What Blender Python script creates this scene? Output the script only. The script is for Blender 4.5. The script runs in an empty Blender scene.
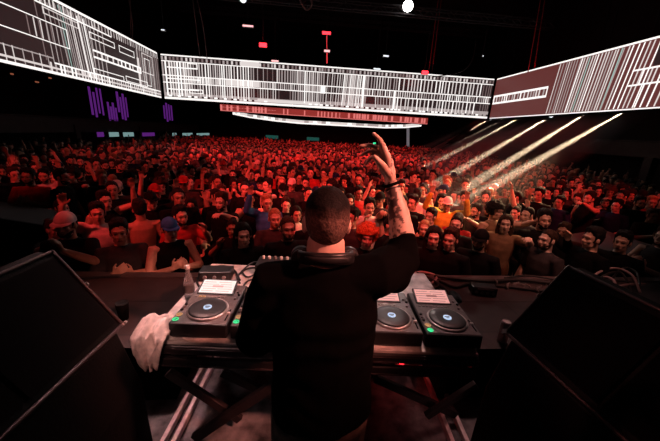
import bpy, bmesh, math, random
import numpy as np
from mathutils import Vector as V, Matrix, noise, Quaternion
random.seed(7); rng = np.random.default_rng(7)
C = bpy.context.scene.collection
PI = math.pi
sc = bpy.context.scene

# ------------------------------------------------------------------ camera
FPX, W, H = 300.0, 660, 441
def cam_axes(yaw, pitch, roll):
    f = V((math.sin(yaw), math.cos(yaw), 0)); r = V((math.cos(yaw), -math.sin(yaw), 0)); u = V((0, 0, 1))
    f2 = f*math.cos(pitch)-u*math.sin(pitch); u2 = u*math.cos(pitch)+f*math.sin(pitch)
    return r*math.cos(roll)+u2*math.sin(roll), u2*math.cos(roll)-r*math.sin(roll), f2
CR, CU, CF = cam_axes(.098, .288, .055)
EYE = V((0, 0, 1.95))
cd = bpy.data.cameras.new('camera'); cam = bpy.data.objects.new('camera', cd); C.objects.link(cam)
cd.sensor_width = 36; cd.lens = 36*FPX/W; cd.clip_start = .02; cd.clip_end = 200
m = Matrix((CR, CU, -CF)).transposed().to_4x4(); m.translation = EYE; cam.matrix_world = m
sc.camera = cam
def ray(x, y): return CR*((x-W/2)/FPX)-CU*((y-H/2)/FPX)+CF
def atz(x, y, z): d = ray(x, y); return EYE+d*((z-EYE.z)/d.z)
def aty(x, y, Y): d = ray(x, y); return EYE+d*(Y/d.y)
def atx(x, y, X): d = ray(x, y); return EYE+d*(X/d.x)
def atd(x, y, D): return EYE+ray(x, y)*D
def px(P):
    d = V(P)-EYE; q = d.dot(CF); return W/2+FPX*d.dot(CR)/q, H/2-FPX*d.dot(CU)/q, q

# ------------------------------------------------------------------ materials
def mat(name, col, rough=.6, metal=0, noise_amt=0, noise_scale=20, emit=None, estr=0, bump=0, spec=.5, objcol=False, attr=None, trans=0):
    m = bpy.data.materials.new(name); m.use_nodes = True; nt = m.node_tree; b = nt.nodes['Principled BSDF']
    b.inputs['Roughness'].default_value = rough; b.inputs['Metallic'].default_value = metal
    b.inputs['Specular IOR Level'].default_value = spec
    b.inputs['Base Color'].default_value = (*col, 1)
    if trans: b.inputs['Transmission Weight'].default_value = trans; b.inputs['IOR'].default_value = 1.33
    src = None
    if objcol:
        n = nt.nodes.new('ShaderNodeObjectInfo'); src = n.outputs['Color']
    if attr:
        n = nt.nodes.new('ShaderNodeAttribute'); n.attribute_name = attr
        if src is None: src = n.outputs['Color']
        else:
            mx = nt.nodes.new('ShaderNodeMix'); mx.data_type = 'RGBA'; mx.blend_type = 'MULTIPLY'; mx.inputs['Factor'].default_value = 1
            nt.links.new(src, mx.inputs['A']); nt.links.new(n.outputs['Color'], mx.inputs['B']); src = mx.outputs['Result']
    if noise_amt or bump:
        tc = nt.nodes.new('ShaderNodeTexCoord'); nz = nt.nodes.new('ShaderNodeTexNoise')
        nz.inputs['Scale'].default_value = noise_scale; nz.inputs['Detail'].default_value = 5
        nt.links.new(tc.outputs['Object'], nz.inputs['Vector'])
        if noise_amt:
            mr = nt.nodes.new('ShaderNodeMapRange'); mr.inputs['From Min'].default_value = .3; mr.inputs['From Max'].default_value = .7
            mr.inputs['To Min'].default_value = 1-noise_amt; mr.inputs['To Max'].default_value = 1+noise_amt*.5
            nt.links.new(nz.outputs['Fac'], mr.inputs['Value'])
            mx = nt.nodes.new('ShaderNodeMix'); mx.data_type = 'RGBA'; mx.blend_type = 'MULTIPLY'; mx.inputs['Factor'].default_value = 1
            if src is not None: nt.links.new(src, mx.inputs['A'])
            else: mx.inputs['A'].default_value = (*col, 1)
            nt.links.new(mr.outputs['Result'], mx.inputs['B']); src = mx.outputs['Result']
        if bump:
            bp = nt.nodes.new('ShaderNodeBump'); bp.inputs['Strength'].default_value = bump; bp.inputs['Distance'].default_value = .01
            nt.links.new(nz.outputs['Fac'], bp.inputs['Height']); nt.links.new(bp.outputs['Normal'], b.inputs['Normal'])
    if src is not None: nt.links.new(src, b.inputs['Base Color'])
    if emit: b.inputs['Emission Color'].default_value = (*emit, 1); b.inputs['Emission Strength'].default_value = estr
    return m
M = {}
M['skin'] = mat('skin', (1, 1, 1), .5, objcol=True, attr='paint', noise_amt=.12, noise_scale=30)
M['cloth'] = mat('cloth', (1, 1, 1), .85, objcol=True, noise_amt=.3, noise_scale=14, bump=.25, spec=.1)
M['hair'] = mat('hair', (1, 1, 1), .75, objcol=True, noise_amt=.6, noise_scale=70, bump=.8, spec=.2)
M['tint'] = mat('crowd_tint', (1, 1, 1), .7, attr='tint')
M['black_plastic'] = mat('black_plastic', (.012, .012, .013), .4, noise_amt=.2)
M['black_matte'] = mat('black_matte', (.002, .0016, .0018), .85, noise_amt=.3, spec=.05)
M['black_paint'] = mat('speaker_paint', (.003, .0024, .0026), .65, noise_amt=.4, noise_scale=90, bump=.3, spec=.12)
M['dark_metal'] = mat('dark_metal', (.022, .015, .016), .5, metal=.3, noise_amt=.3)
M['edge_metal'] = mat('edge_metal', (.05, .033, .035), .45, metal=.3, noise_amt=.3, noise_scale=40)
M['silver'] = mat('silver', (.55, .5, .5), .3, metal=.9, noise_amt=.25, noise_scale=30)
M['rail'] = mat('rail_metal', (.6, .5, .5), .4, metal=.25, noise_amt=.3)
M['truss'] = mat('truss_metal', (.05, .045, .05), .5, metal=.5, noise_amt=.3)
M['rubber'] = mat('rubber', (.012, .011, .012), .5, noise_amt=.2)
M['grey_plastic'] = mat('grey_plastic', (.2, .18, .18), .45, noise_amt=.2)
M['pale_plastic'] = mat('pale_plastic', (.75, .7, .68), .4, noise_amt=.1)
M['faceplate'] = mat('player_faceplate', (.16, .145, .145), .33, metal=.35, noise_amt=.25, noise_scale=50)
M['tabletop'] = mat('tabletop', (.62, .55, .53), .5, noise_amt=.45, noise_scale=11, bump=.3)
M['towel'] = mat('towel', (.85, .66, .61), .95, noise_amt=.2, noise_scale=40, bump=.6, spec=.1)
M['wall'] = mat('dark_wall', (.012, .009, .010), .9, noise_amt=.4, noise_scale=1.5)
M['ceil'] = mat('dark_ceiling', (.012, .010, .012), .9, noise_amt=.4, noise_scale=1.5)
M['floor'] = mat('dark_floor', (.02, .016, .016), .6, noise_amt=.4, noise_scale=3)
M['balcony'] = mat('balcony_front', (.022, .014, .015), .7, noise_amt=.4, noise_scale=4)
M['drape'] = mat('drape', (.05, .046, .05), .9, noise_amt=.55, noise_scale=9, bump=.8, spec=.1)
M['red_drape'] = mat('red_cloth', (.35, .02, .02), .9, noise_amt=.55, noise_scale=9, bump=.8, spec=.1)
M['bottle'] = mat('clear_plastic', (.85, .8, .8), .08, trans=.85)
M['can'] = mat('aluminium', (.75, .66, .66), .28, metal=.9, noise_amt=.2)
M['cap_blue'] = mat('blue_cap', (.05, .12, .3), .8, noise_amt=.2)
def emis(name, col, s, base=(.02, .02, .02)): return mat(name, base, .5, emit=col, estr=s)
M['led_bg'] = emis('led_dim', (1, .5, .52), .022)
M['led_bg_red'] = emis('led_dim_red', (1, .24, .22), .12)
M['led0'] = emis('led_white', (1, .95, .92), 1.15)
M['led1'] = emis('led_mid', (1, .90, .87), .75)
M['led2'] = emis('led_soft', (1, .84, .82), .4)
M['led3'] = emis('led_faint', (1, .72, .70), .19)
M['led_teal'] = emis('led_teal', (.68, 1, .90), .5)
M['led_redA'] = emis('led_red_light', (1, .25, .23), .75)
M['led_redB'] = emis('led_red_deep', (1, .12, .10), .25)
M['lamp_red'] = emis('lamp_red', (1, .02, .03), 5)
M['lamp_pink'] = emis('lamp_pink', (1, .45, .45), 1.6)
M['lamp_white'] = emis('lamp_white', (1, .95, .9), 30)
M['lamp_dim'] = emis('lamp_dim', (.9, .95, 1), 1.2)
M['purple'] = emis('purple_glow', (.42, .06, .75), .2)
M['bar_cyan'] = emis('bar_cyan', (.5, .85, .85), .32)
M['green'] = emis('green_led', (.05, 1, .35), .9)
M['orange'] = emis('orange_led', (1, .5, .2), .55)
M['warm'] = emis('warm_lamp', (1, .3, .15), .25)
M['teal_sign'] = emis('teal_sign', (.1, .6, .5), .1)
M['scr_light'] = emis('screen_light', (1, .86, .80), .95)
M['scr_pink'] = emis('screen_pink', (1, .45, .40), .8)
M['scr_dark'] = emis('screen_dark', (1, .35, .3), .25)
M['jogglow'] = emis('jog_glow', (.6, .75, 1), .9)

def deck_material():
    m = bpy.data.materials.new('stage_deck_boards'); m.use_nodes = True; nt = m.node_tree; b = nt.nodes['Principled BSDF']
    tc = nt.nodes.new('ShaderNodeTexCoord'); br = nt.nodes.new('ShaderNodeTexBrick'); nz = nt.nodes.new('ShaderNodeTexNoise')
    br.offset = 0; br.inputs['Scale'].default_value = 1; br.inputs['Mortar Size'].default_value = .006
    br.inputs['Brick Width'].default_value = 2.0; br.inputs['Row Height'].default_value = 1.0
    br.inputs['Color1'].default_value = (.060, .034, .034, 1); br.inputs['Color2'].default_value = (.046, .027, .027, 1); br.inputs['Mortar'].default_value = (.012, .01, .01, 1)
    nt.links.new(tc.outputs['Object'], br.inputs['Vector']); nt.links.new(tc.outputs['Object'], nz.inputs['Vector'])
    nz.inputs['Scale'].default_value = 7; nz.inputs['Detail'].default_value = 8
    mr = nt.nodes.new('ShaderNodeMapRange'); mr.inputs['From Min'].default_value = .3; mr.inputs['From Max'].default_value = .7; mr.inputs['To Min'].default_value = .55
    nt.links.new(nz.outputs['Fac'], mr.inputs['Value'])
    mx = nt.nodes.new('ShaderNodeMix'); mx.data_type = 'RGBA'; mx.blend_type = 'MULTIPLY'; mx.inputs['Factor'].default_value = 1
    nt.links.new(br.outputs['Color'], mx.inputs['A']); nt.links.new(mr.outputs['Result'], mx.inputs['B'])
    nt.links.new(mx.outputs['Result'], b.inputs['Base Color']); b.inputs['Roughness'].default_value = .5
    return m
M['deck'] = deck_material()
M['edge_dark'] = mat('edge_dark', (.07, .05, .05), .5, noise_amt=.4, noise_scale=8)
M['bay'] = mat('bay_floor', (.16, .15, .16), .75, noise_amt=.85, noise_scale=9, bump=1)

# ------------------------------------------------------------------ mesh helpers
def tag(o, label, cat, group=None):
    o['label'] = label; o['category'] = cat
    if group: o['group'] = group
    return o
def empty(name, loc=(0, 0, 0), rz=0, label=None, cat=None, group=None):
    o = bpy.data.objects.new(name, None); C.objects.link(o); o.location = loc; o.rotation_euler = (0, 0, rz); o.empty_display_size = .1
    if label: tag(o, label, cat, group)
    return o
def link(name, me, mats=None, parent=None, smooth=False):
    if mats is not None:
        for q in (mats if isinstance(mats, (list, tuple)) else [mats]): me.materials.append(q)
    if smooth: me.polygons.foreach_set('use_smooth', [True]*len(me.polygons))
    o = bpy.data.objects.new(name, me); C.objects.link(o); o.parent = parent
    return o
def obj(name, bm, mats, parent=None, smooth=False, bevel=0):
    bmesh.ops.recalc_face_normals(bm, faces=bm.faces)
    me = bpy.data.meshes.new(name); bm.to_mesh(me); bm.free()
    o = link(name, me, mats, parent, smooth)
    if bevel:
        md = o.modifiers.new('bevel', 'BEVEL'); md.width = bevel; md.segments = 2; md.limit_method = 'ANGLE'
    return o
def struct(name, bm, mt, parent=None):
    o = obj(name, bm, mt, parent)
    if parent is None: o['kind'] = 'structure'
    return o
def box(bm, c, s, rot=None, mi=0):
    r = bmesh.ops.create_cube(bm, size=1)
    mt = Matrix.Translation(c) @ (rot.to_4x4() if rot is not None else Matrix()) @ Matrix.Diagonal((*s, 1))
    bmesh.ops.transform(bm, matrix=mt, verts=r['verts'])
    for f in {f for v in r['verts'] for f in v.link_faces}: f.material_index = mi
    return r['verts']
def B(c, s, rot=None):
    bm = bmesh.new(); box(bm, c, s, rot); return bm
def bar(bm, a, b, w, h=None, mi=0, up=V((0, 0, 1))):
    a, b = V(a), V(b); d = b-a; L = d.length; d.normalize()
    x = d.cross(up)
    if x.length < 1e-4: x = V((1, 0, 0))
    x.normalize(); z = x.cross(d)
    R = Matrix((x, d, z)).transposed()
    box(bm, (a+b)/2, (w, L, h or w), R, mi)
def frames(pts):
    T = []
    for i in range(len(pts)):
        T.append((pts[min(i+1, len(pts)-1)]-pts[max(i-1, 0)]).normalized())
    n = T[0].orthogonal().normalized(); N = []
    for i, t in enumerate(T):
        if i: n = T[i-1].rotation_difference(t) @ n
        n = (n-t*n.dot(t)).normalized(); N.append(n)
    return T, N
def tube(bm, pts, radii, n=10, mi=0):
    pts = [V(p) for p in pts]
    if not isinstance(radii, (list, tuple)): radii = [radii]*len(pts)
    T, N = frames(pts); P = []; 
    P.append((pts[0]-T[0]*radii[0]*.75, radii[0]*.62, 0))
    for i, p in enumerate(pts): P.append((p, radii[i], i))
    P.append((pts[-1]+T[-1]*radii[-1]*.75, radii[-1]*.62, len(pts)-1))
    rings = []
    for p, r, i in P:
        bx = T[i].cross(N[i]); rings.append([bm.verts.new(p+(N[i]*math.cos(2*PI*k/n)+bx*math.sin(2*PI*k/n))*r) for k in range(n)])
    for a, b in zip(rings, rings[1:]):
        for k in range(n): bm.faces.new((a[k], a[(k+1) % n], b[(k+1) % n], b[k])).material_index = mi
    for ring, p, s in ((rings[0], pts[0]-T[0]*radii[0], -1), (rings[-1], pts[-1]+T[-1]*radii[-1], 1)):
        c = bm.verts.new(p)
        for k in range(n): bm.faces.new((ring[(k+1) % n], ring[k], c) if s < 0 else (ring[k], ring[(k+1) % n], c)).material_index = mi
def ell(bm, c, r, rot=None, u=18, v=12, mi=0):
    q = bmesh.ops.create_uvsphere(bm, u_segments=u, v_segments=v, radius=1)
    mt = Matrix.Translation(c) @ (rot.to_4x4() if rot is not None else Matrix()) @ Matrix.Diagonal((*r, 1))
    bmesh.ops.transform(bm, matrix=mt, verts=q['verts'])
    for f in {f for w in q['verts'] for f in w.link_faces}: f.material_index = mi
    return q['verts']
def cyl(bm, c, r, h, n=24, r2=None, rot=None, mi=0):
    q = bmesh.ops.create_cone(bm, cap_ends=True, segments=n, radius1=r, radius2=r if r2 is None else r2, depth=h)
    bmesh.ops.transform(bm, matrix=Matrix.Translation(c) @ (rot.to_4x4() if rot is not None else Matrix()), verts=q['verts'])
    for f in {f for w in q['verts'] for f in w.link_faces}: f.material_index = mi
def lathe(bm, prof, c=(0, 0, 0), n=24, mi=0):
    c = V(c); rings = []
    for r, z in prof: rings.append([bm.verts.new(c+V((r*math.cos(2*PI*k/n), r*math.sin(2*PI*k/n), z))) for k in range(n)])
    for a, b in zip(rings, rings[1:]):
        for k in range(n): bm.faces.new((a[k], a[(k+1) % n], b[(k+1) % n], b[k])).material_index = mi
    bm.faces.new(rings[0][::-1]).material_index = mi; bm.faces.new(rings[-1]).material_index = mi
def loft(bm, secs, n=24):
    rings = []
    for c, rx, ry in secs: rings.append([bm.verts.new((c[0]+rx*math.cos(2*PI*k/n), c[1]+ry*math.sin(2*PI*k/n), c[2])) for k in range(n)])
    for a, b in zip(rings, rings[1:]):
        for k in range(n): bm.faces.new((a[k], a[(k+1) % n], b[(k+1) % n], b[k]))
    bm.faces.new(rings[0][::-1]); bm.faces.new(rings[-1])
def prism(bm, poly, y0, y1):      # poly of (x,z), extruded along y
    a = [bm.verts.new((x, y0, z)) for x, z in poly]; b = [bm.verts.new((x, y1, z)) for x, z in poly]; n = len(poly)
    for k in range(n): bm.faces.new((a[k], a[(k+1) % n], b[(k+1) % n], b[k]))
    bm.faces.new(a); bm.faces.new(b[::-1])
def solid(bm, voxel, smooth=3, ratio=1, cut=None):
    bmesh.ops.recalc_face_normals(bm, faces=bm.faces)
    me = bpy.data.meshes.new('tmp'); bm.to_mesh(me); bm.free()
    o = bpy.data.objects.new('tmp', me); C.objects.link(o)
    r = o.modifiers.new('r', 'REMESH'); r.mode = 'VOXEL'; r.voxel_size = voxel
    if smooth: s = o.modifiers.new('s', 'SMOOTH'); s.factor = .5; s.iterations = smooth
    if ratio < 1: d = o.modifiers.new('d', 'DECIMATE'); d.ratio = ratio
    dg = bpy.context.evaluated_depsgraph_get(); me2 = bpy.data.meshes.new_from_object(o.evaluated_get(dg))
    bpy.data.objects.remove(o); bpy.data.meshes.remove(me)
    me2.materials.clear()
    me2.polygons.foreach_set('use_smooth', [True]*len(me2.polygons))
    if cut is not None:
        b2 = bmesh.new(); b2.from_mesh(me2); bmesh.ops.delete(b2, geom=[v for v in b2.verts if v.co.z < cut], context='VERTS'); b2.to_mesh(me2); b2.free()
    return me2
def coords(me):
    a = np.empty(len(me.vertices)*3, np.float32); me.vertices.foreach_get('co', a); return a.reshape(-1, 3)
def setcoords(me, a): me.vertices.foreach_set('co', a.astype(np.float32).ravel()); me.update()
def set_attr(me, name, cols):
    at = me.color_attributes.new(name, 'FLOAT_COLOR', 'POINT')
    at.data.foreach_set('color', np.concatenate([cols, np.ones((len(cols), 1))], 1).astype(np.float32).ravel())

# ------------------------------------------------------------------ people: heads, hair, bodies
HC = V((0, -.012, 1.625))           # head centre in a standing person; the face looks along -y
def head_bm(bm, c=HC, flip=False):
    s = -1 if flip else 1
    p = lambda x, y, z: V((c[0]+x*s, c[1]+y*s, c[2]+z))
    ell(bm, p(0, .016, .028), (.076, .097, .103)); ell(bm, p(0, -.022, -.042), (.059, .072, .08))
    ell(bm, p(0, -.06, -.098), (.03, .028, .022)); tube(bm, [p(-.045, -.035, -.075), p(0, -.06, -.1)], .02); tube(bm, [p(.045, -.035, -.075), p(0, -.06, -.1)], .02)
    tube(bm, [p(0, -.088, .018), p(0, -.104, -.012), p(0, -.112, -.026)], [.008, .0105, .0135]); tube(bm, [p(-.014, -.096, -.03), p(.014, -.096, -.03)], .009)
    tube(bm, [p(-.045, -.074, .03), p(-.02, -.088, .034), p(.02, -.088, .034), p(.045, -.074, .03)], .0115)
    for q in (-1, 1):
        ell(bm, p(q*.079, .006, -.006), (.011, .024, .033)); ell(bm, p(q*.04, -.066, -.022), (.021, .02, .022)); ell(bm, p(q*.03, -.077, .008), (.014, .012, .012))
    tube(bm, [p(-.022, -.086, -.061), p(0, -.092, -.059), p(.022, -.086, -.061)], .0085); tube(bm, [p(-.018, -.085, -.072), p(.018, -.085, -.072)], .009)
    tube(bm, [p(0, .025, -.05), p(0, .03, -.14)], [.055, .058], 16)
def face_paint(me, c=HC):
    a = coords(me)-np.array(c)
    col = np.ones_like(a)
    f = a[:, 1] < -.055
    for s in (-1, 1):
        e = ((a[:, 0]-s*.031)/.0135)**2+((a[:, 2]-.009)/.0075)**2
        k = f & (e < 1); col[k] = (.12, .1, .1)
        k = f & (e >= 1) & (e < 2.6); col[k] = (.55, .48, .48)
        e = ((a[:, 0]-s*.032)/.019)**2+((a[:, 2]-.032-.004*np.cos((a[:, 0]-s*.03)*70))/.0055)**2
        col[f & (e < 1)] = (.13, .1, .09)
        e = ((a[:, 0]-s*.0085)/.005)**2+((a[:, 2]+.037)/.004)**2; col[f & (e < 1)] = (.3, .2, .2)
    e = (a[:, 0]/.024)**2+((a[:, 2]+.065)/.010)**2; col[f & (e < 1)] = (.72, .42, .42)
    e = (a[:, 0]/.021)**2+((a[:, 2]+.066)/.0028)**2; col[f & (e < 1)] = (.25, .12, .12)
    set_attr(me, 'paint', col)
def hand_bm(bm, wr, d, nrm, side, curl=.35, k=1.0):
    wr = V(wr); d = V(d).normalized(); nrm = V(nrm); nrm = (nrm-d*nrm.dot(d)).normalized(); s = d.cross(nrm)*side
    L = [.075, .083, .077, .06]
    for i in range(4):
        off = s*(.030-.0205*i)
        kn = wr+d*(.088-.004*abs(i-1))*k+off*k
        tube(bm, [wr+d*.012+off*.55, kn], [.0145*k, .0135*k], 8)
        c1 = curl*.8+.06*i; c2 = curl*1.9+.08*i; sp = s*(.10-.07*i)
        m1 = kn+(d*math.cos(c1)+nrm*math.sin(c1)+sp).normalized()*L[i]*.52*k
        m2 = m1+(d*math.cos(c2)+nrm*math.sin(c2)+sp).normalized()*L[i]*.48*k
        tube(bm, [kn, m1, m2], [.0105*k, .0095*k, .0082*k], 8)
    a = wr+d*.025*k+s*.022*k; b = a+(d*.55+s*.75+nrm*.3).normalized()*.045*k; e = b+(d*.85+s*.35+nrm*.3).normalized()*.036*k
    tube(bm, [a, b, e], [.0145*k, .012*k, .0095*k], 8)
POSES = {   # elbow, wrist, hand direction, palm normal for -x arm and +x arm
 'down':  (((-.265, .02, 1.13), (-.25, -.10, .88), (0, -.2, -1), (1, 0, 0)), ((.265, .02, 1.13), (.25, -.10, .88), (0, -.2, -1), (-1, 0, 0))),
 'raise': (((-.34, -.12, 1.54), (-.30, -.20, 1.81), (.1, -.15, 1), (0, -1, 0)), ((.265, .02, 1.13), (.22, -.16, .92), (0, -.4, -1), (-1, 0, 0))),
 'both':  (((-.36, -.12, 1.55), (-.28, -.22, 1.83), (.15, -.2, 1), (0, -1, 0)), ((.35, -.14, 1.53), (.31, -.24, 1.80), (-.1, -.2, 1), (0, -1, 0))),
 'phone': (((-.28, -.2, 1.30), (-.13, -.40, 1.50), (.1, -.15, 1), (.3, -.2, 0)), ((.265, .02, 1.13), (.13, -.22, 1.03), (-.6, -.6, .1), (0, 0, -1))),
 'clasp': (((-.275, -.08, 1.15), (-.08, -.30, 1.28), (.6, -.3, .5), (.3, .6, 0)), ((.275, -.08, 1.15), (.08, -.28, 1.25), (-.6, -.3, .5), (-.3, .6, 0))),
 'point': (((-.265, .02, 1.13), (-.17, -.22, 1.05), (.4, -.8, .1), (0, 0, -1)), ((.33, -.24, 1.46), (.27, -.47, 1.59), (-.1, -.9, .3), (0, 0, -1))),
}
POSE_WORDS = {'down': 'arms lowered', 'raise': 'one arm raised', 'both': 'both arms raised', 'phone': 'hand held up before face', 'clasp': 'hands together at chest', 'point': 'arm stretched to stage'}
def arm_pts(pose, i):
    e, w, d, n = POSES[pose][i]; s = -1 if i == 0 else 1
    up = .05 if w[2] > 1.6 else 0
    return V((s*.185, .01, 1.415+up)), V(e), V(w), V(d), V(n)
def torso(bm, g=0, top=True):
    secs = [((0, 0, .86), .165+g, .105+g), ((0, 0, .95), .162+g, .108+g), ((0, 0, 1.08), .142+g, .098+g), ((0, 0, 1.25), .168+g, .112+g), ((0, .005, 1.37), .172+g, .104+g), ((0, .01, 1.43), .145+g, .082+g)]
    if top: secs += [((0, .012, 1.465), .095+g, .066+g*.6), ((0, .012, 1.49), .06, .055)]
    loft(bm, secs)
def body_bm(pose, legs=True, hands=True):
    bm = bmesh.new(); torso(bm)
    head_bm(bm)
    for i in (0, 1):
        s, e, w, d, n = arm_pts(pose, i)
        tube(bm, [(s.x*.55, .01, 1.40), s, (s+e)/2, e], [.06, .06, .05, .043], 14); tube(bm, [e, e*.6+w*.4, w], [.043, .041, .029], 14)
        if hands: hand_bm(bm, w, d, n, 1 if i == 0 else -1, {'raise': .25, 'both': .15}.get(pose, .6))
        else: ell(bm, w+d.normalized()*.07, (.035, .03, .06)); 
        q = -1 if i == 0 else 1
        if legs:
            tube(bm, [(q*.09, 0, .88), (q*.1, -.01, .5), (q*.105, .015, .09)], [.088, .056, .04], 14); tube(bm, [(q*.105, .03, .035), (q*.12, -.16, .03)], [.038, .034], 10)
    return bm
def shirt_bm(pose, kind):
    bm = bmesh.new(); torso(bm, .014)
    for i in (0, 1):
        s, e, w, d, n = arm_pts(pose, i)
        if kind == 'tank': tube(bm, [(s.x*.55, .01, 1.42), (s.x*.62, .01, 1.435)], [.055, .05], 12); continue
        t = .72 if kind == 'tee' else 1
        tube(bm, [(s.x*.55, .01, 1.405), s, s.lerp(e, t*.6), s.lerp(e, t)], [.07, .074, .067, .066 if kind == 'tee' else .056], 14)
        if kind == 'long': tube(bm, [e, e.lerp(w, .5), e.lerp(w, .95)], [.056, .052, .042], 12)
    return bm
def pants_bm():
    bm = bmesh.new(); loft(bm, [((0, 0, .80), .17, .115), ((0, 0, .9), .176, .12), ((0, 0, .97), .17, .115)])
    for q in (-1, 1): tube(bm, [(q*.09, 0, .86), (q*.1, -.01, .5), (q*.105, .015, .12)], [.095, .072, .062], 12)
    return bm
def hair_mesh(kind, seed=1):
    me = bpy.data.meshes.new('hair'); bm = bmesh.new()
    if kind in ('short', 'long', 'bun', 'fade'):
        vol = {'short': .026, 'long': .016, 'bun': .008, 'fade': .007}[kind]
        vs = ell(bm, (0, .017, .029), (.0775, .0985, .1045), u=56, v=40)
        for v in vs:
            x, y, z = v.co; ax = abs(x); jag = .010*noise.noise(v.co*38+V((seed, 2, 0)))+.006*noise.noise(v.co*90)
            front = .078-.9*max(0, ax-.032)+(.012 if kind == 'short' and x > .01 else 0)
            side = .052 if y < -.03 else (-.03 if y < -.012 else .014)      # temple, sideburn, above the ear
            back = max(-.092, .014-(y-.028)*3.0)
            lim = max(front, .045) if y < -.05 else (side if y < .028 else back)
            if kind == 'long': lim = max(front, .03) if y < -.05 else (.03-(y+.05)*1.6 if y < .01 else -.09)
            if kind == 'bun' and -.05 <= y < .03: lim = .03
            if kind == 'fade': lim += .008 if y < 0 else .02
            lim += jag
            if z < lim: v.co = V((0, .016, .015))+(v.co-V((0, .016, .015)))*.8; continue
            t = min(1, (z-lim)/.05); t = t*t*(3-2*t); n_ = (v.co-V((0, .016, .0))).normalized()
            top = min(1, max(0, (z-.03)/.07))
            if kind == 'short': amt = .002+vol*t*(.22+.78*top)*(1+.75*noise.noise(V((x*26+seed, y*18, z*26)))+.35*noise.noise(v.co*62))
            elif kind == 'long': amt = .003+vol*t*(1+.4*noise.noise(V((x*60, y*20, z*8))))*(1 if ax > .006 else .55)
            else: amt = .0015+vol*t*(1+.5*noise.noise(v.co*55))
            v.co += n_*amt
            if kind == 'short' and y < 0: v.co.y -= .006*top*t; v.co.z += .006*top
        if kind == 'long':
            ell(bm, (0, .055, -.09), (.088, .05, .15))
            for s in (-1, 1): tube(bm, [(s*.072, .03, .05), (s*.086, .028, -.03), (s*.09, .02, -.11), (s*.088, -.01, -.2)], [.02, .024, .028, .016], 10)
        if kind == 'bun': ell(bm, (0, .09, .11), (.045, .042, .042))
        if kind == 'long':
            bm.to_mesh(me); bm.free(); b2 = bmesh.new(); b2.from_mesh(me); me = solid(b2, .009, 2); a = coords(me)
            for i in range(len(a)): a[i, :2] *= 1+.10*noise.noise(V((math.atan2(a[i, 0], a[i, 1])*7, a[i, 2]*5, 0)))
            setcoords(me, a); return me
    if kind == 'afro':
        vs = ell(bm, (0, .03, .05), (.135, .13, .125), u=40, v=28)
        for v in vs:
            if v.co.y < -.05 and v.co.z < .06: v.co = V((0, .02, .02))+(v.co-V((0, .02, .02)))*.55
            else: v.co *= 1+.16*noise.noise(v.co*38)
    if kind == 'cap':
        vs = ell(bm, (0, .014, .045), (.086, .108, .1), u=32, v=20)
        for v in vs:
            if v.co.z < .04: v.co = V((v.co.x*.97, v.co.y*.97, .035)) if v.co.z > 0 else V((v.co.x*.6, v.co.y*.6, .035))
        a = [V((math.sin(t)*.082, -.07-.085*math.cos(t*.98)**.8 if abs(t) < 1.5 else -.07, .038-.012*math.cos(t))) for t in np.linspace(-1.45, 1.45, 15)]
        b = [V((math.sin(t)*.082, -.04*math.cos(t), .046)) for t in np.linspace(-1.45, 1.45, 15)]
        for z in (0, .006):
            A = [bm.verts.new(p+V((0, 0, z))) for p in a]; Bv = [bm.verts.new(p+V((0, 0, z))) for p in b]
            for i in range(14): bm.faces.new((A[i], A[i+1], Bv[i+1], Bv[i]))
            if z == 0: A0 = A
        for i in range(14): bm.faces.new((A0[i], A0[i+1], A[i+1], A[i]))
    if kind == 'beard':
        vs = ell(bm, (0, -.025, -.055), (.0615, .0765, .073), u=32, v=24)
        for v in vs:
            x, y, z = v.co
            mouth = (x/.026)**2+((z+.066)/.012)**2 < 1 and y < -.06
            if z > (-.058+.5*max(0, abs(x)-.03)) or y > .005 or mouth: v.co = V((0, -.02, -.05))+(v.co-V((0, -.02, -.05)))*.7
            else: v.co += (v.co-V((0, -.02, -.05))).normalized()*.004*noise.noise(v.co*60)
    bmesh.ops.recalc_face_normals(bm, faces=bm.faces); bm.to_mesh(me); bm.free()
    me.polygons.foreach_set('use_smooth', [True]*len(me.polygons))
    return me
BODY = {}; SHIRT = {}
for p in POSES:
    me = solid(body_bm(p), .0085, 2); face_paint(me); me.materials.append(M['skin']); BODY[p] = me
    for k in ('tee', 'long', 'tank'):
        me = solid(shirt_bm(p, k), .014, 3); me.materials.append(M['cloth']); SHIRT[p, k] = me
PANTS = solid(pants_bm(), .02, 2); PANTS.materials.append(M['cloth'])
HAIR = {}
for k in ('short', 'long', 'bun', 'fade', 'afro', 'cap', 'beard'):
    HAIR[k] = hair_mesh(k); HAIR[k].materials.append(M['hair'] if k != 'cap' else M['cloth'])
SKINS = [(.55, .34, .25), (.42, .25, .17), (.66, .45, .36), (.27, .15, .10), (.60, .39, .30)]
HAIRC = {'black': (.008, .007, .007), 'brown': (.035, .018, .010), 'fair': (.35, .2, .10), 'orange': (.55, .13, .04)}
SHIRTC = {'black': (.004, .0035, .004), 'dark grey': (.04, .036, .038), 'grey': (.16, .14, .14), 'pale': (.62, .56, .55), 'red': (.35, .03, .03), 'dark blue': (.01, .02, .07), 'tan': (.2, .12, .07), 'yellow': (.6, .42, .05), 'blue': (.04, .16, .42)}
FLOOR_Z = -.88
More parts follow.
